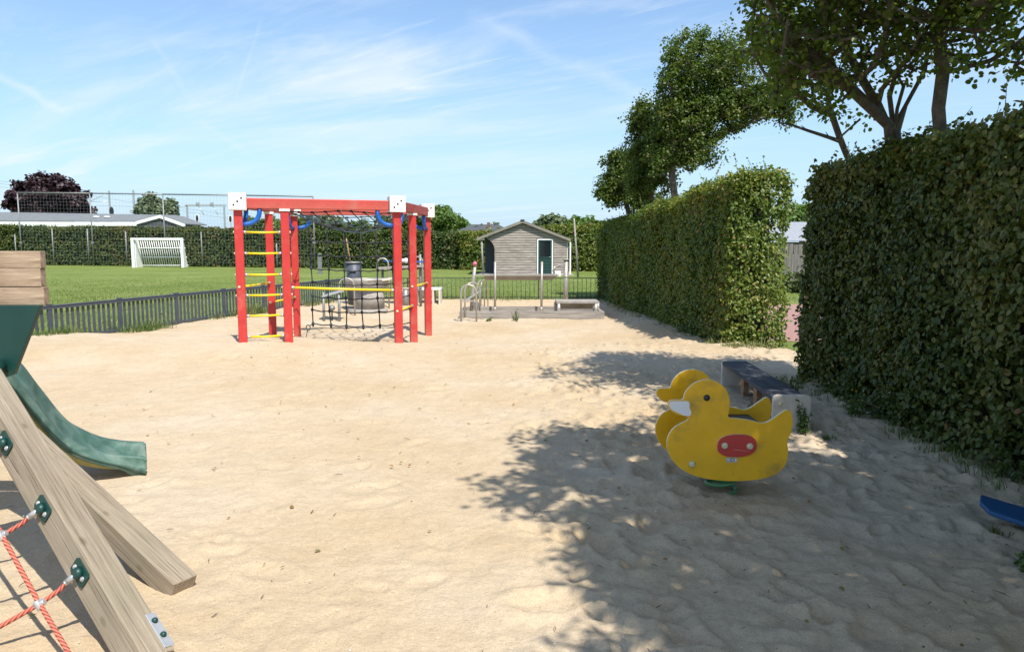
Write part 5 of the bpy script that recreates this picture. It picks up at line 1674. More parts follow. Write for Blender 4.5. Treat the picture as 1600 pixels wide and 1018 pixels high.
# ================================================================== BLUE BOARD at the right edge
mb = MB()
a0, a1 = P(1546, 797, 4.0), P(1680, 842, 3.85)
b0_, b1_ = a0 + Vector((0.12, 0.20, 0.02)), a1 + Vector((0.12, 0.20, 0.02))
mb.prism([a0, a0 + Vector((0.02, 0.12, 0.012)), a0 + Vector((0.10, 0.24, 0.012)), a1 + Vector((0.10, 0.30, 0.02)), a1], (0, 0, -0.030))
t = thing('spring_toy', 'blue plastic board of a spring toy poking in at the right edge, before the hedge', 'play toy', (a1.x, a1.y, 0))
mb.build('board', MT['bluetoy'], t, bevel=0.008)
mb = MB(); p_ = a1 + Vector((0.05, 0.1, 0)); n = 60
mb.tube([(p_.x + 0.08 * math.cos(i * .42), p_.y + 0.08 * math.sin(i * .42), -0.02 + (p_.z - .02) * i / n) for i in range(n)], 0.012, 6); mb.build('spring', MT['spring'], t)

# ================================================================== PLAY TOWER at the left: boards, slide, splayed beams, rope net
def tower():
    t = thing('play_tower', 'wooden play tower with mottled green slide, splayed beams and red climbing ropes', 'play tower', (-3.3, 4.2, 0))
    Yb = 3.95
    # parapet boards
    ys = [392, 419.5, 448, 477]
    x1 = P(64.5, 430, Yb).x; 
    for k in range(3):
        zt, zb = P(30, ys[k], Yb).z, P(30, ys[k + 1], Yb).z
        jit = (0, -.002, .002)[k]
        beam('board', (x1 - 2.1, Yb + .025 + jit, (zt + zb) / 2), (x1 + jit * 2, Yb + .025 + jit, (zt + zb) / 2), 0.05, zt - zb - .0015, MT['board'], t, bevel=0.004)
    # platform behind the boards
    zt = P(30, 477, Yb).z
    
    # green corner plate
    pts = [(-90, 477), (63, 477), (21, 585), (0, 592), (-60, 640), (-90, 640)]
    mb = MB(); mb.prism([P(x, y, Yb - .03) for x, y in pts], (0, 0.03, 0)); o = mb.build('corner_plate', MT['green'], t, bevel=0.003)
    mb = MB(); c = P(0, 573, Yb - .05); mb.lathe(c, [(0.040, 0.0), (0.040, -.06), (0.032, -.075), (0.012, -.08)], 16, axis='Y'); mb.build('bolt_cap', MT['green'], t)
    # front splayed beam: from under the plate to the foot below the frame edge
    a = P(-30, 590, 3.62); b = P(237, 1040, 2.70)
    u = (b - a).normalized()
    W1, D1 = 0.135, 0.135
    view = ((a + b) / 2 - Vector((0, 0, CAMH))).normalized()
    def roll(u, view, deg):
        """the timber's broad face looks at the viewer and a little to the right"""
        s_ = u.cross(-view).normalized()
        if s_.x < 0: s_ = -s_
        v_ = -view - u * (-view).dot(u)
        return (v_.normalized() * math.cos(R(deg)) + s_ * math.sin(R(deg))).normalized()
    upv = roll(u, view, 40)
    beam('splayed_beam', a, b, W1, D1, MT['wood'], t, up=upv, bevel=0.006)
    # rear splayed beam
    a2 = P(-10, 640, 4.15); b2_ = P(283, 928, 3.32); b2_.z = 0.035
    u2 = (b2_ - a2).normalized(); b2_ = b2_ + u2 * .02
    view2 = (b2_ - Vector((0, 0, CAMH))).normalized()
    beam('splayed_beam', a2, b2_, 0.125, 0.125, MT['wood'], t, up=roll(u2, view2, 38), bevel=0.006)
    # steel foot strap with two green bolts
    def on_front(f, lat, out):
        """a place on the front beam: fraction along, offset across, offset towards the viewer face"""
        c = a.lerp(b, f); w = u.cross(upv).normalized()
        if w.x > 0: w = -w
        return c + w * lat + upv * out
    w = u.cross(upv).normalized(); w = -w if w.x > 0 else w      # w points to the left face
    best = {}
    def frac_at(py, lat, out):
        lo, hi = 0.0, 1.0
        for _ in range(40):
            m_ = (lo + hi) / 2; q = on_front(m_, lat, out) - Vector((0, 0, CAMH))
            y = CY + F * -((q.z * math.cos(PITCH) + q.y * math.sin(PITCH)) / (q.y * math.cos(PITCH) - q.z * math.sin(PITCH)))
            if y < py: lo = m_
            else: hi = m_
        return lo
    rot_top = Matrix((u, -w, upv)).transposed()                   # local x along, y to the right, z out of the broad face
    rot_left = Matrix((u, upv, w)).transposed()
    f = frac_at(985, -W1 * .3, D1 / 2)
    c = on_front(f, -W1 / 2 + .016, D1 / 2 + .003)
    mb = MB(); mb.box(c, (0.17, 0.045, 0.005), rot_top); strap = mb.build('foot_strap', MT['galv'], t, bevel=0.002)
    for s_ in (-.045, .028):
        q = c + u * s_; mb = MB(); mb.tube([q, q + upv * .006, q + upv * .013, q + upv * .017], [0.0135, 0.013, 0.009, 0.003], 12); mb.build('bolt', MT['green'], strap)
    # brackets and ropes on the left face
    nodes = []
    for py in (695, 797, 897):
        f = frac_at(py, W1 / 2, 0.0)
        c = on_front(f, W1 / 2 + .003, 0.012)
        mb = MB(); L_, H_ = 0.056, 0.038
        corner = 0.010
        pl = [(-L_, -H_ + corner), (-L_ + corner, -H_), (L_ - corner, -H_), (L_, -H_ + corner), (L_, H_ - corner), (L_ - corner, H_), (-L_ + corner, H_), (-L_, H_ - corner)]
        mb.prism([c + u * x + upv * y for x, y in pl], w * 0.006); br = mb.build('rope_bracket', MT['green'], t, bevel=0.001)
        mb = MB(); mb.tube([c + w * .006, c + w * .018, c + w * .030], [0.026, 0.024, 0.017], 16); mb.build('socket', MT['green'], br)
        for s_ in (-1, 1):
            q = c + u * (s_ * 0.035) + w * .006
            mb = MB(); mb.tube([q, q + w * .005], 0.0105, 12); mb.tube([q + w * .005, q + w * .009], 0.006, 6); mb.build('bolt', MT['galv'], br)
        nodes.append(c)
    rr = 0.0095
    def rope(pts, name='rope'):
        mb = MB()
        P2 = []
        for i in range(len(pts) - 1):
            for k in range(10): P2.append(pts[i].lerp(pts[i + 1], k / 10))
        P2.append(pts[-1])
        mb.tube(P2, rr, 10); return mb.build(name, MT['rope_red'], t)
    def px_at(px, py, Y): return P(px, py, Y)
    crosses = {797: (6, 834), 897: (62, 941)}
    targets = [(-120, 768), (-150, 905), (-170, 1075)]
    Ys = [c.y for c in nodes]
    cp = []
    for c, (tx, ty), k in zip(nodes, targets, range(3)):
        s0 = c + w * .012
        cross_px = [(-44, 733), (6, 834), (65, 941)][k]
        mid = px_at(cross_px[0], cross_px[1], c.y - 0.06)
        end = px_at(tx, ty, c.y - .22)
        d0 = (mid - s0).normalized()
        mb = MB(); mb.tube([s0, s0 + d0 * .052], 0.0125, 12); mb.tube([s0 + d0 * .052, s0 + d0 * .060], [0.0125, 0.0105], 12); mb.build('ferrule', MT['galv'], t)
        sag = (s0 + mid) / 2 - Vector((0, 0, 0.008))
        rope([s0 + d0 * .05, sag, mid, end]); cp.append(mid)
    lo = px_at(120, 1040, cp[2].y - 0.22)
    rope([px_at(-70, 660, cp[0].y + .10), cp[0] + Vector((0, -.012, 0)), cp[1] + Vector((0, -.012, 0)), cp[2] + Vector((0, -.012, 0)), lo])
    lo2 = px_at(-60, 1080, cp[2].y - 0.2)
    for q in cp[1:]:
        mb = MB(); mb.box(q + Vector((0, -.008, 0)), (0.030, 0.034, 0.022), (0.3, 0.5, 0.4))
        mb.tube([q + Vector((-.02, -.01, -.010)), q + Vector((.02, -.01, .012))], 0.0125, 10); mb.tube([q + Vector((-.010, -.02, .018)), q + Vector((.010, -.02, -.018))], 0.0125, 10)
        mb.build('rope_connector', MT['galv'], t, bevel=0.003)
    # slide
    prof = [(6, 572), (24, 592), (39, 612), (59, 637), (79, 662), (98, 681), (118, 692), (138, 701), (157, 707), (189, 712), (224, 714)]     # rim of the near side wall
    botp = [(8, 618), (32, 634), (51, 655), (67, 673), (86, 694), (106, 710), (130, 721), (157, 729), (180, 734), (196, 739), (207, 750)]     # its lower edge
    Wd = 0.42
    def yy(i): return 4.45 + 0.57 * i / 10
    top = [P(x, y, yy(i)) for i, (x, y) in enumerate(prof)]; bot = [P(x, y, yy(i)) for i, (x, y) in enumerate(botp)]
    n = len(top)
    # cross-section, from outer lower edge of the near wall, over its rim, down the chute and up the far side
    def section(i):
        T, Bt = top[i], bot[i]
        hgt = T - Bt
        def at(f, dy): 
            q = Bt + hgt * f; return Vector((q.x - 0.50 * dy, q.y + dy, q.z))
        return [at(0.0, 0.03), at(0.16, 0.004), at(0.33, 0.010), at(0.36, -0.006), at(0.60, -0.004), at(0.63, 0.010), at(0.92, 0.004), at(1.0, 0.010), at(1.0, 0.035),
                at(0.9, 0.055), at(0.42, 0.085), at(0.30, 0.14), at(0.30, Wd - .14), at(0.42, Wd - .085), at(0.9, Wd - .055), at(1.0, Wd - .035), at(1.0, Wd - .01), at(0.92, Wd), at(0.0, Wd - .02)]
    fine = []
    def cr(p0, p1, p2, p3, s_):
        return 0.5 * ((2 * p1) + (p2 - p0) * s_ + (2 * p0 - 5 * p1 + 4 * p2 - p3) * s_ ** 2 + (3 * p1 - p0 - 3 * p2 + p3) * s_ ** 3)
    def dens(L_):
        o = []
        for i in range(len(L_) - 1):
            p0, p1, p2, p3 = L_[max(0, i - 1)], L_[i], L_[i + 1], L_[min(len(L_) - 1, i + 2)]
            for k in range(4): o.append(cr(p0, p1, p2, p3, k / 4))
        o.append(L_[-1]); return o
    top, bot = dens(top), dens(bot)
    n = len(top)
    secs = [section(i) for i in range(n)]
    # the lip: the outer end flares into a blunt point
    last = secs[-1]
    k = len(last)
    lipsec = []
    for j, v in enumerate(last):
        f = (v.z - bot[-1].z) / max(1e-4, (top[-1].z - bot[-1].z))
        q = v.copy()
        ext = 0.02 if f > 0.85 else (0.05 if f > 0.5 else (0.07 if f > 0.25 else 0.008))
        q.x += ext; q.z -= 0.015
        lipsec.append(q)
    secs.append(lipsec)
    mb = MB()
    Vs = [v for s_ in secs for v in s_]
    Fs = []
    for i in range(len(secs) - 1):
        for j in range(k - 1):
            Fs.append((i * k + j, i * k + j + 1, (i + 1) * k + j + 1, (i + 1) * k + j))
    mb.add(Vs, Fs, smooth=True)
    mb.add([v for v in lipsec], [tuple(range(k))])
    mb.build('slide', MT['slide'], t)
    mb = MB()
    Vs = []
    for i in range(3, n):
        b_ = bot[i]; dz = 0.0
        for dy in (0.045, Wd - .045): Vs.append((b_.x - .5 * dy, b_.y + dy, b_.z + 0.025))
        for dy in (0.045, Wd - .045): Vs.append((b_.x - .5 * dy, b_.y + dy, b_.z - 0.09 * max(0, 1 - max(0, i - 12) / 22)))
    Fs = []
    m_ = n - 3
    for i in range(m_ - 1):
        o = i * 4; q = o + 4
        Fs += [(o, q, q + 2, o + 2), (o + 1, o + 3, q + 3, q + 1), (o + 2, q + 2, q + 3, o + 3), (o, o + 1, q + 1, q)]
    mb.add(Vs, Fs, smooth=True); mb.build('slide_underside', MT['under'], t)
    # main posts of the tower, beyond the left edge of the frame
    for x, y in ((-3.75, 4.2), (-4.2, 4.9), (-4.6, 4.2), (-4.6, 4.9)):
        mb = MB(); mb.box((x, y, 0.55), (0.09, 0.09, 1.5)); mb.build('tower_post', MT['board'], t, bevel=0.005)
    mb = MB(); mb.box((-4.2, 4.5, zt - .02), (1.0, 0.85, 0.045)); mb.build('deck', MT['board'], t)
tower()

# ================================================================== WATER PLAY STATION behind, right of the climbing frame
def YS(px, py):
    Y = 16.0
    for _ in range(30):
        p = P(px, py, Y); Y = G(px, py, sandz(p.x, Y)).y
    return Y
def sandy(px, py):
    g = G(px, py, -0.05); return g
def hoop(label, pxa, pxb, pyb, pyt, Y=None, r=0.02, group=None, cross=None, yaw=0.0):
    """a stainless inverted-U hoop standing in the sand"""
    Y = YS((pxa + pxb) / 2, pyb)
    a, b = P(pxa, pyb, Y), P(pxb, pyb, Y)
    zt = P(pxa, pyt, Y).z
    a = Vector((a.x, Y - yaw, -.25)); b = Vector((b.x, Y + yaw, -.25))
    t = thing('steel_hoop', label, 'hoop', ((a.x + b.x) / 2, Y, 0), group)
    mb = MB(); mb.tube(arch(a, b, zt + .25, 12), r, 8); mb.build('bent_tube', MT['steel'], t)
    if cross:
        z = P(pxa, cross, Y).z
        mb = MB(); mb.box(((a.x + b.x) / 2, Y, z), ((b - a).length - r, 0.05, 0.03)); mb.build('crossbar', MT['steel'], t)
    return t
def station():
    Yf = YS(830, 497)
    def q(px, py, Y=Yf): return P(px, py, Y)
    gz = P(830, 497, Yf).z
    xl, xr = q(718, 495).x, q(944, 495).x
    t = thing('sand_box_edge', 'grey timber sleeper frame lying in the sand under the trough and table', 'sleeper frame', ((xl + xr) / 2, Yf, gz))
    zt = q(830, 486).z
    beam('sleeper', (xl, Yf, (zt + gz) / 2 - .05), (xr, Yf, (zt + gz) / 2 - .05), 0.10, zt - gz + .10, MT['edgewood'], t)
    Yk = Yf + 1.35
    beam('sleeper', (xl + .1, Yk, (zt + gz) / 2 - .05), (xr - .02, Yk, (zt + gz) / 2 - .05), 0.10, zt - gz + .10, MT['edgewood'], t)
    for x in (xl + .05, xr - .05):
        beam('sleeper', (x, Yf + .06, (zt + gz) / 2 - .05), (x, Yk - .06, (zt + gz) / 2 - .05), 0.09, zt - gz + .09, MT['edgewood'], t)
    # trough on two posts
    Yt = Yf + 1.2
    t = thing('water_trough', 'long shallow steel trough carried by two slim posts above the timber frame', 'trough', (q(810, 480).x, Yt, gz))
    for px in (773.5, 845.5):
        x0 = q(px, 487, Yt).x; z1 = q(px, 408.5, Yt).z
        mb = MB(); mb.tube([(x0, Yt - .14, gz - .05), (x0 + .01, Yt - .14, z1)], 0.030, 10); mb.lathe((x0, Yt - .14, gz + .06), [(0.06, 0), (0.045, 0.08), (0.030, 0.12)], 10); mb.build('post', MT['steel'], t)
    a, b, zt1, zb1 = q(756, 429, Yt).x, q(872, 429, Yt).x, q(800, 429.5, Yt).z, q(800, 437.5, Yt).z
    a2, b2 = q(752, 437, Yt).x, q(863, 437, Yt).x
    mb = MB(); mb.add([(a, Yt - .10, zt1), (b, Yt - .10, zt1), (b2, Yt + .03, zb1), (a2 + .1, Yt + .03, zb1), (a, Yt + .32, zt1), (b, Yt + .32, zt1), (b2, Yt + .2, zb1), (a2 + .1, Yt + .2, zb1)],
                      [(0, 1, 2, 3), (4, 7, 6, 5), (3, 2, 6, 7), (0, 3, 7, 4), (1, 5, 6, 2)]); mb.build('basin', MT['concrete'], t)
    mb = MB(); mb.box(((a + b) / 2, Yt - .11, zt1), (b - a + .03, 0.035, 0.028)); mb.box(((a + b) / 2, Yt + .33, zt1), (b - a + .03, 0.035, 0.028)); mb.build('rim', MT['steel'], t)
    s = q(872, 429.5, Yt); mb = MB(); mb.box((s.x + .03, Yt + .1, s.z + .01), (0.10, 0.12, 0.08)); mb.build('spout_block', MT['white'], t)
    # pump
    Yp = Yf + 1.9
    x = q(884, 470, Yp).x; zt2 = q(884, 406, Yp).z
    t = thing('water_pump', 'thick steel pump column with a bent arm beside the low table', 'pump', (x, Yp, gz))
    mb = MB(); mb.tube([(x, Yp, gz - .1), (x, Yp, zt2)], 0.062, 14); mb.lathe((x, Yp, q(0, 432, Yp).z), [(.069, -.02), (.069, .02)], 14); mb.lathe((x, Yp, zt2), [(0.09, 0), (0.09, 0.02)], 14); mb.build('column', MT['steel'], t)
    mb = MB(); mb.tube([q(882, 413, Yp - .06), q(874, 415, Yp - .2), q(866, 417.5, Yp - .4), q(864, 424, Yp - .42)], 0.022, 8); mb.build('pump_arm', MT['steel'], t)
    # low table on legs
    Yq = Yf + .75
    t = thing('low_table', 'low grey table with four stubby steel legs at the right end of the frame', 'table', (q(900, 480, Yq).x, Yq, gz))
    a, b, z1, z0 = q(868, 470, Yq - .25).x, q(934, 470, Yq - .25).x, q(900, 470, Yq - .25).z, q(900, 474, Yq - .25).z
    mb = MB(); mb.box(((a + b) / 2 + .02, Yq, (z0 + z1) / 2), (b - a, 0.62, z1 - z0)); mb.build('table_top', MT['concrete'], t, bevel=0.01)
    mb = MB(); mb.box(((a + b) / 2 + .02, Yq + .28, z0 - .09), (b - a - .16, 0.03, 0.17)); mb.build('back_panel', MT['fibre'], t)
    zf = gz - .02
    for px, yo in ((873, -.27), (931, -.27), (868, .24), (934, .24)):
        x = q(px, 480, Yq + yo).x; mb = MB(); mb.tube([(x, Yq + yo, zf), (x, Yq + yo, z0 + .0)], 0.045, 12); mb.build('leg', MT['steel'], t)
    # climbing hoops and ramp at the left end
    gh = 'steel hoops left of the water trough'
    hoop('nearest steel hoop with a low crossbar at the left end of the sleeper frame', 720.5, 744.5, 502, 445, 14.6, 0.022, gh, cross=470)
    hoop('steel hoop standing just behind the nearest one by the sleeper frame', 727, 749.5, 497, 441.5, 15.2, 0.020, gh, yaw=.1)
    hoop('steel hoop right of the pink ball, left of the trough', 746, 756.5, 486, 438, 16.9, 0.016, gh, yaw=.25)
    hoop('rearmost steel hoop by the trough, left of its first post', 752, 762, 482, 437, 17.6, 0.016, gh, yaw=.2)
    Ym = Yf + .6
    p = q(742, 412, Ym)
    t = thing('play_crane', 'slim steel stand with a faded pink ball on top, left of the trough', 'play crane', (p.x, Ym, gz))
    mb = MB(); mb.tube([(p.x - .10, Ym, gz), (q(739.5, 440, Ym).x, Ym, q(739.5, 440, Ym).z), (p.x, Ym, p.z - .08)], [0.045, 0.045, 0.04], 10); mb.build('stand', MT['steel'], t)
    mb = MB(); mb.lathe((p.x, Ym, p.z), [(0.02, -.055), (0.05, -.03), (0.058, 0), (0.05, .03), (0.02, .055)], 14); mb.build('ball', MT['pink'], t)
    mb = MB(); a = q(733, 468, Ym); b = q(752, 452, Ym)
    mb.prism([(a.x - .1, Ym - .15, a.z), (b.x, Ym - .15, b.z), (b.x, Ym - .15, b.z - .05), (a.x - .1, Ym - .15, a.z - .05)], (0, 0.3, 0)); mb.build('chute', MT['galv'], t)
    mb = MB(); a = q(745, 480, Ym); mb.prism([(a.x - .12, Ym - .1, a.z + .12), (a.x + .1, Ym - .1, a.z + .12), (a.x + .03, Ym - .1, a.z - .06), (a.x - .05, Ym - .1, a.z - .06)], (0, 0.2, 0)); mb.build('funnel', MT['steel_d'], t)
station()

# ================================================================== SAND PLAY AREA seen through the climbing net
def sandplay():
    Y = YS(575, 487)
    def q(px, py, Y=Y): return P(px, py, Y)
    c = q(575, 485); gz = q(575, 487).z
    x = c.x
    t = thing('concrete_drum_table', 'round concrete drum table with broad worktop, seen through the hanging net', 'play table', (x, Y, gz))
    k = Y / F
    mb = MB(); mb.lathe((x, Y, gz - .05), [(31 * k, 0), (31 * k, .12), (29 * k, .14)], 22); mb.build('foot', MT['concrete'], t)
    z1 = q(0, 450).z
    mb = MB(); mb.lathe((x + .03, Y, gz + .08), [(24 * k, 0), (24.5 * k, z1 - gz - .08)], 26); mb.build('drum', MT['concrete'], t)
    zt = q(0, 437).z; zz_ = q(0, 449).z
    mb = MB(); mb.lathe((x - .02, Y, zz_), [(29 * k, -.02), (32 * k, 0.03), (33 * k, zt - zz_ - .02), (33.5 * k, zt - zz_), (31 * k, zt - zz_ + .01), (29 * k, zt - zz_ - .06), (2 * k, zt - zz_ - .07)], 28); mb.build('worktop', MT['concrete'], t)
    mb = MB(); p0 = q(596, 436); mb.prism([(p0.x - .05, Y - .35, p0.z), (p0.x + .30, Y - .25, p0.z + .05), (p0.x + .30, Y + .1, p0.z + .05), (p0.x - .05, Y + .1, p0.z)], (0, 0, -.05)); mb.build('spout', MT['fibre'], t)
    mb = MB(); mb.tube([(x + (32.6 * k) * math.cos(a), Y + 32.6 * k * math.sin(a), zt + .01) for a in [2 * math.pi * i / 24 for i in range(24)]], 0.018, 6, closed=True); mb.build('rim', MT['steel'], t)
    # dark tub
    Yc = Y + 1.2
    a, b = q(540, 410, Yc), q(565, 410, Yc); zb = q(550, 437, Yc).z; w = (b.x - a.x) / 2
    t = thing('dark_tub', 'dark grey plastic tub with an oval rim behind the drum table', 'tub', ((a.x + b.x) / 2, Yc, 0))
    mb = MB(); xm = (a.x + b.x) / 2; pr = [(w * .82, -.15), (w * .86, zb), (w * 0.98, a.z - .01)]
    base = []
    mb.lathe((xm, Yc, 0), pr + [(w * .90, a.z - .01), (w * .82, a.z - .20), (w * .1, a.z - .21)], 20); mb.build('tub_body', MT['anthracite'], t)
    mb = MB(); mb.tube([(xm + w * math.cos(q_), Yc + w * math.sin(q_), a.z) for q_ in [2 * math.pi * i / 20 for i in range(20)]], 0.025, 6, closed=True); mb.build('rim', MT['steel_d'], t)
    mb = MB(); z = q(0, 424, Yc).z; mb.box((xm, Yc - w * .93, z), (w * 0.9, 0.03, 0.02)); mb.build('slot', MT['black'], t)
    mb = MB(); p0, p1 = q(549, 418, Yc - .1), q(541, 372, Yc - .1)
    mb.tube([p0, p1], 0.018, 6); solo(mb, 'leaning_stick', MT['rawwood'], 'thin wooden stick standing up out of the dark tub', 'stick', p0)
    gh = 'steel hoops around the concrete drum table'
    hoop('low steel hoop in front of the drum table, left side', 531, 554.5, 492, 434.5, 15.3, 0.020, gh)
    hoop('tall steel hoop directly right of the drum table', 590.5, 608, 480, 403.5, 16.9, 0.022, gh)
    hoop('tall steel hoop seen between the two right red posts', 646, 661, 474, 401, 18.0, 0.022, gh)
    # side table with legs and ball
    Yl = YS(520, 501) + .1
    t = thing('side_table', 'small tilted steel side table on two legs left of the drum table', 'table', (q(520, 470, Yl).x, Yl, gz))
    a, b = q(507, 461, Yl), q(541, 452, Yl)
    mb = MB(); mb.prism([(a.x, Yl - .25, a.z), (b.x, Yl - .25, b.z), (b.x, Yl + .3, b.z + .02), (a.x, Yl + .3, a.z + .02)], (0, 0, -.035)); mb.build('table_top', MT['galv'], t)
    for px, py in ((506.5, 502), (530.5, 500)):
        p = q(px, py, Yl - .2); zt_ = q(px, 455, Yl - .2).z
        mb = MB(); mb.tube([(p.x, Yl - .2, -.2), (p.x, Yl - .2, zt_ - .02)], 0.030, 8); mb.build('leg', MT['steel_d'], t)
    Yb = YS(518, 501); p = q(518.5, 481, Yb)
    t = thing('ground_bouncer', 'round grey knob on a short stalk in the sand under the side table', 'play toy', (p.x, Yb, 0))
    mb = MB(); mb.lathe((p.x, Yb, p.z), [(0.02, -.07), (0.06, -.04), (0.078, 0), (0.06, .04), (0.02, .065)], 14); mb.build('knob', MT['steel_d'], t)
    mb = MB(); mb.tube([(p.x, Yb, -.2), (p.x, Yb, p.z - .04)], 0.018, 6); mb.lathe((p.x, Yb, -.13), [(0.13, 0), (0.12, 0.03), (0.05, .05)], 12); mb.build('stalk', MT['rubber'], t)
    # high table right with blue pipe and white ball
    Yh = 20.3
    t = thing('pipe_table', 'raised steel play table with blue pipe and white ball behind the right red posts', 'play table', (q(630, 440, Yh).x, Yh, 0))
    a, b = q(591, 419, Yh), q(664, 415, Yh)
    mb = MB(); mb.box(((a.x + b.x) / 2, Yh, (a.z + b.z) / 2), (b.x - a.x, 0.35, 0.06), (0, -0.05, 0)); mb.build('shelf', MT['concrete'], t)
    for px in (598, 657):
        x0 = q(px, 440, Yh).x; zt_ = q(px, 397 if px > 600 else 419, Yh).z; mb = MB(); mb.tube([(x0, Yh, -.2), (x0, Yh, zt_)], 0.035, 8); mb.build('leg', MT['steel_d'], t)
    mb = MB(); p0, p1 = q(599, 408, Yh - .1), q(664, 409, Yh - .1); mb.tube([p0, p1], 0.020, 8); mb.build('pipe', MT['blue'], t)
    p = q(634.5, 407, Yh - .12); mb = MB(); mb.lathe(p, [(0.02, -.07), (0.06, -.045), (0.075, 0), (0.06, .05), (0.02, .07)], 14); mb.lathe(p, [(0.05, -.12), (0.05, 0)], 10, axis='X'); mb.build('ball', MT['white'], t)
    # seat blocks
    Ys = 20.8
    for (a0, b0, top, lab, m) in ((652, 690, 448.5, 'pale bench like frame with upright end plates right of the red frame', 'fibre'),):
        a, b = q(a0, top, Ys), q(b0, top, Ys)
        t = thing('play_bench', lab, 'bench', ((a.x + b.x) / 2, Ys, 0))
        mb = MB(); mb.box(((a.x + b.x) / 2, Ys, a.z - .04), (b.x - a.x, 0.5, 0.05)); mb.build('seat', MT['white'], t)
        for px in (653, 678, 688):
            x0 = q(px, 450, Ys).x; mb = MB(); mb.box((x0, Ys - .02, a.z / 2 - .1), (0.055, 0.5, a.z + .14)); mb.build('leg', MT[m], t)
        z = a.z - .16; mb = MB(); mb.box((q(667, 450, Ys).x, Ys + .1, z), (0.36, 0.03, 0.16)); mb.build('front_panel', MT['white'], t)
    a = q(636, 466, Ys); t = thing('grey_stool', 'short dark grey stump stool between the two right red posts', 'stool', (a.x, Ys - .3, 0))
    mb = MB(); zt_ = q(0, 450, Ys).z; mb.lathe((a.x, Ys - .3, 0), [(0.11, -.2), (0.10, zt_)], 14); mb.build('stump', MT['steel_d'], t)
    mb = MB(); mb.lathe((a.x, Ys - .3, zt_), [(0.115, 0), (0.115, .03)], 14); mb.build('stool_top', MT['fibre'], t)
sandplay()

# ================================================================== WEEDS
def tuft(lab, x, y, h, n, spread, kind='grass', group=None, flowers=0, dry=0.0, z=None):
    z = sandz(x, y) if z is None else z
    t = thing('weed', lab, 'weed', (x, y, z), group)
    tufts_into(t, [(x, y, z, h, n, spread, kind, dry)])
    if flowers:
        mb = MB()
        for _ in range(flowers):
            c = Vector((x + rnd.gauss(0, spread * .7), y + rnd.gauss(0, spread * .4), z + h * rnd.uniform(.5, 1)))
            for k in range(6):
                a = 2 * math.pi * k / 6; u = Vector((math.cos(a), math.sin(a) * .6, math.sin(a) * .6)) * 0.013
                v = Vector((-u.y, u.x, 0)) * .4
                mb.add([c, c + u * .6 + v, c + u, c + u * .6 - v], [(0, 1, 2, 3)])
        mb.build('flower_heads', MT['flower'], t)
    return t
def tufts_into(t, specs, name='leaves'):
    VV, QQ, TT = [], [], []
    lp, ln, lt, ls = [], [], [], []
    o = 0
    org = np.array(rootloc(t)) if t is not None else np.zeros(3)
    mb = MB()
    for (x, y, z, h, n, sp, kind, dry) in specs:
        if kind == 'grass':
            for _ in range(n):
                bx, by = x + rnd.gauss(0, sp * .5), y + rnd.gauss(0, sp * .35)
                a = rnd.uniform(0, 2 * math.pi); hh = h * rnd.uniform(.4, 1.1); w = rnd.uniform(.0025, .0055)
                ln_ = rnd.uniform(.1, .9) * hh
                d = np.array([math.cos(a), math.sin(a), 0]); s_ = np.array([-d[1], d[0], 0]) * w
                b = np.array([bx, by, z - .02]); m_ = b + d * ln_ * .35 + np.array([0, 0, hh * .65]); e = b + d * ln_ + np.array([0, 0, hh * rnd.uniform(.7, 1)])
                VV += [b - s_, b + s_, m_ + s_ * .8, m_ - s_ * .8, e, e]
                QQ += [[o, o + 1, o + 2, o + 3], [o + 3, o + 2, o + 4, o + 5]]
                tone = rnd.uniform(.93, 1) if rnd.random() < dry else rnd.uniform(.1, .9)
                TT += [tone] * 6; o += 6
        else:
            for _ in range(n):
                a = rnd.uniform(0, 2 * math.pi); hh = h * rnd.uniform(.5, 1.05)
                b = Vector((x + rnd.gauss(0, sp * .3), y + rnd.gauss(0, sp * .3), z - .02))
                e = b + Vector((math.cos(a) * sp * rnd.uniform(.2, 1), math.sin(a) * sp * rnd.uniform(.2, 1), hh))
                mb.tube([b, (b + e) / 2 + Vector((0, 0, hh * .1)), e], [.003, .0025, .0015], 4)
                for k in range(int(9 + hh * 30)):
                    f = rnd.uniform(.15, 1)
                    p = b.lerp(e, f); lp.append(tuple(p)); ln.append((rnd.gauss(0, .6), rnd.gauss(0, .6), 1)); ls.append(0.045 * (1.1 - .5 * f)); lt.append(rnd.uniform(.93, 1) if rnd.random() < dry else rnd.uniform(.1, .85))
    if VV:
        ob = bpy.data.objects.new(name if t is not None else 'weeds', npmesh(name, np.array(VV) - org, np.array(QQ), MT['weed'], np.array(TT)))
        link(ob, t)
    if lp:
        p = np.array(lp) - org
        V, Q, tt = leaves(p, np.array(ln, float), np.array(ls), np.array(lt), droop=.1, wid=.28)
        ob2 = bpy.data.objects.new('leaves', npmesh('leaves', V, Q, MT['weed'], tt)); link(ob2, t)
        mb.build('stems', MT['weed'], t)
        if VV: return ob
        return ob2
    return ob if VV else None
def wg(px, py): 
    g = G(px, py); return g.x, g.y
x = P(807, 497, 16.7).x; tuft('leafy weed growing against the timber sleeper under the trough', x, 16.7, 0.30, 9, .10, 'leaf')
x, y = wg(763, 496); tuft('small flat weed at the sleeper right of the nearest steel hoop', P(763, 496, 16.7).x, 16.7, 0.12, 8, .14, 'leaf')
x, y = wg(783, 462); tuft('dry grass clump at the railing behind the trough posts', P(786, 460, 21.3).x, 21.3, 0.32, 90, .55, 'grass', dry=.45)
x, y = wg(1252, 668); tuft('tall weed climbing the near end panel of the bench', P(1256, 660, 6.22).x, 6.22, 0.30, 9, .06, 'leaf')
x, y = wg(1244, 602); tuft('broad leaved weed at the hedge foot behind the bench', P(1232, 606, 7.9).x, 7.9, 0.20, 14, .18, 'leaf')
x, y = wg(1291, 688); tuft('small weed on the sand between bench and dark hedge', x, y, 0.07, 50, .07)
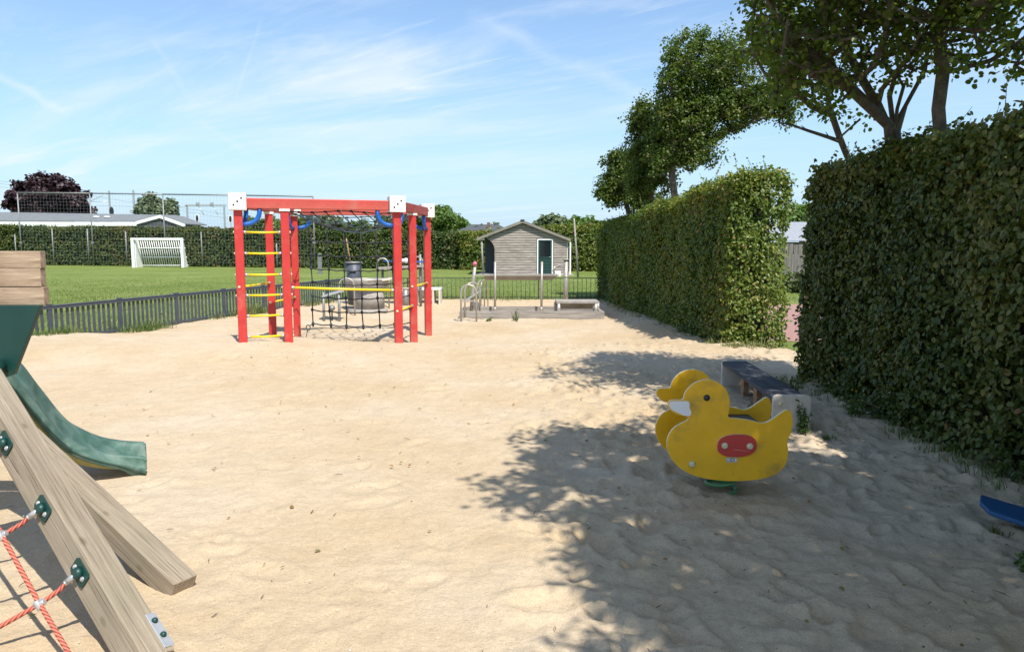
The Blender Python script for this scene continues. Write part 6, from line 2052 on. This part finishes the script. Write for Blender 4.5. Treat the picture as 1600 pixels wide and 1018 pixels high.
x, y = wg(1252, 672); tuft('tiny weed just right of the duck tail', x - .05, y - .05, 0.06, 34, .05)
x, y = wg(1556, 838); tuft('sparse weed below the blue board', x, y, 0.10, 26, .05, dry=.4)
x, y = wg(1590, 890); tuft('leafy weed at the right edge below the blue board', x + .03, y, 0.16, 9, .10, 'leaf')
x, y = wg(1010, 515); tuft('yellow flowering weed at the foot of the long hedge', P(1072, 512, 13.4).x - .02, 13.4, 0.30, 14, .22, 'leaf', flowers=26)
x, y = wg(1345, 655); tuft('weed with a few yellow flowers at the foot of the dark hedge', P(1356, 655, 6.75).x - .12, 6.75, 0.26, 12, .12, 'leaf', flowers=7)
x, y = wg(1190, 555); tuft('reddish brown undergrowth at the sunny end of the long hedge', P(1185, 555, 11.35).x, 11.35, 0.22, 60, .45, 'grass', dry=.75)
specs = []
d = (FB - FA)
for k in range(230):
    s_ = rnd.random() * 1.7 - 0.72
    p = FA + d * s_
    hgt = rnd.uniform(.05, .13)
    w_ = fbm(np.array([s_ * 9.0]), np.array([3.1]), 2)[0]
    if w_ < -0.05: continue
    if w_ > 0.18: hgt *= 1.9
    off = rnd.uniform(0.02, 0.20 + .2 * max(0, w_))
    specs.append((p.x + off, p.y - off * .3, max(-.01, sandz(p.x + off, p.y - off * .3)), hgt, 16, .12, 'grass', .22))
for px, py, hh in ((180, 519, .25), (205, 515, .30), (225, 520, .2), (255, 516, .2), (330, 494, .34), (345, 492, .40), (352, 490, .34), (480, 478, .22), (505, 474, .2), (88, 536, .2), (120, 538, .15)):
    g = G(px, py); fx = fence_x(g.y) + .16
    for _ in range(8):
        wx, wy = fx + rnd.uniform(-.05, .30), g.y + rnd.uniform(-.3, .3)
        specs.append((wx, wy, max(-.01, sandz(wx, wy)), hh * rnd.uniform(.6, 1), 24, .14, 'grass', .4 if px > 300 else .15))
for k in range(120):
    x = rnd.uniform(-4.9, 2.8); specs.append((x, 21.62 + rnd.uniform(-.14, .12), 0.0, rnd.uniform(.05, .15), 12, .14, 'grass', .25))
for k in range(150):
    y = rnd.uniform(11.6, 22); x = hedge_x(y) - rnd.uniform(-.05, .22) ; specs.append((x, y, max(-.02, sandz(x, y)), rnd.uniform(.05, .14), 12, .12, 'grass', .3))
for k in range(90):
    y = rnd.uniform(4.2, 8.8); x = 3.32 - rnd.uniform(-.12, .10) ; specs.append((x, y, sandz(x, y), rnd.uniform(.05, .13), 12, .10, 'grass', .25))
for k in range(130):
    x = rnd.uniform(3.3, 4.4); y = 11.35 - rnd.uniform(-.1, .35); specs.append((x, y, max(-.02, sandz(x, y)), rnd.uniform(.04, .12), 12, .12, 'grass', .45))
o = tufts_into(None, specs)
o['kind'] = 'stuff'; o['label'] = 'straggling grass and weeds along the foot of the fences and hedges'; o['category'] = 'weeds'
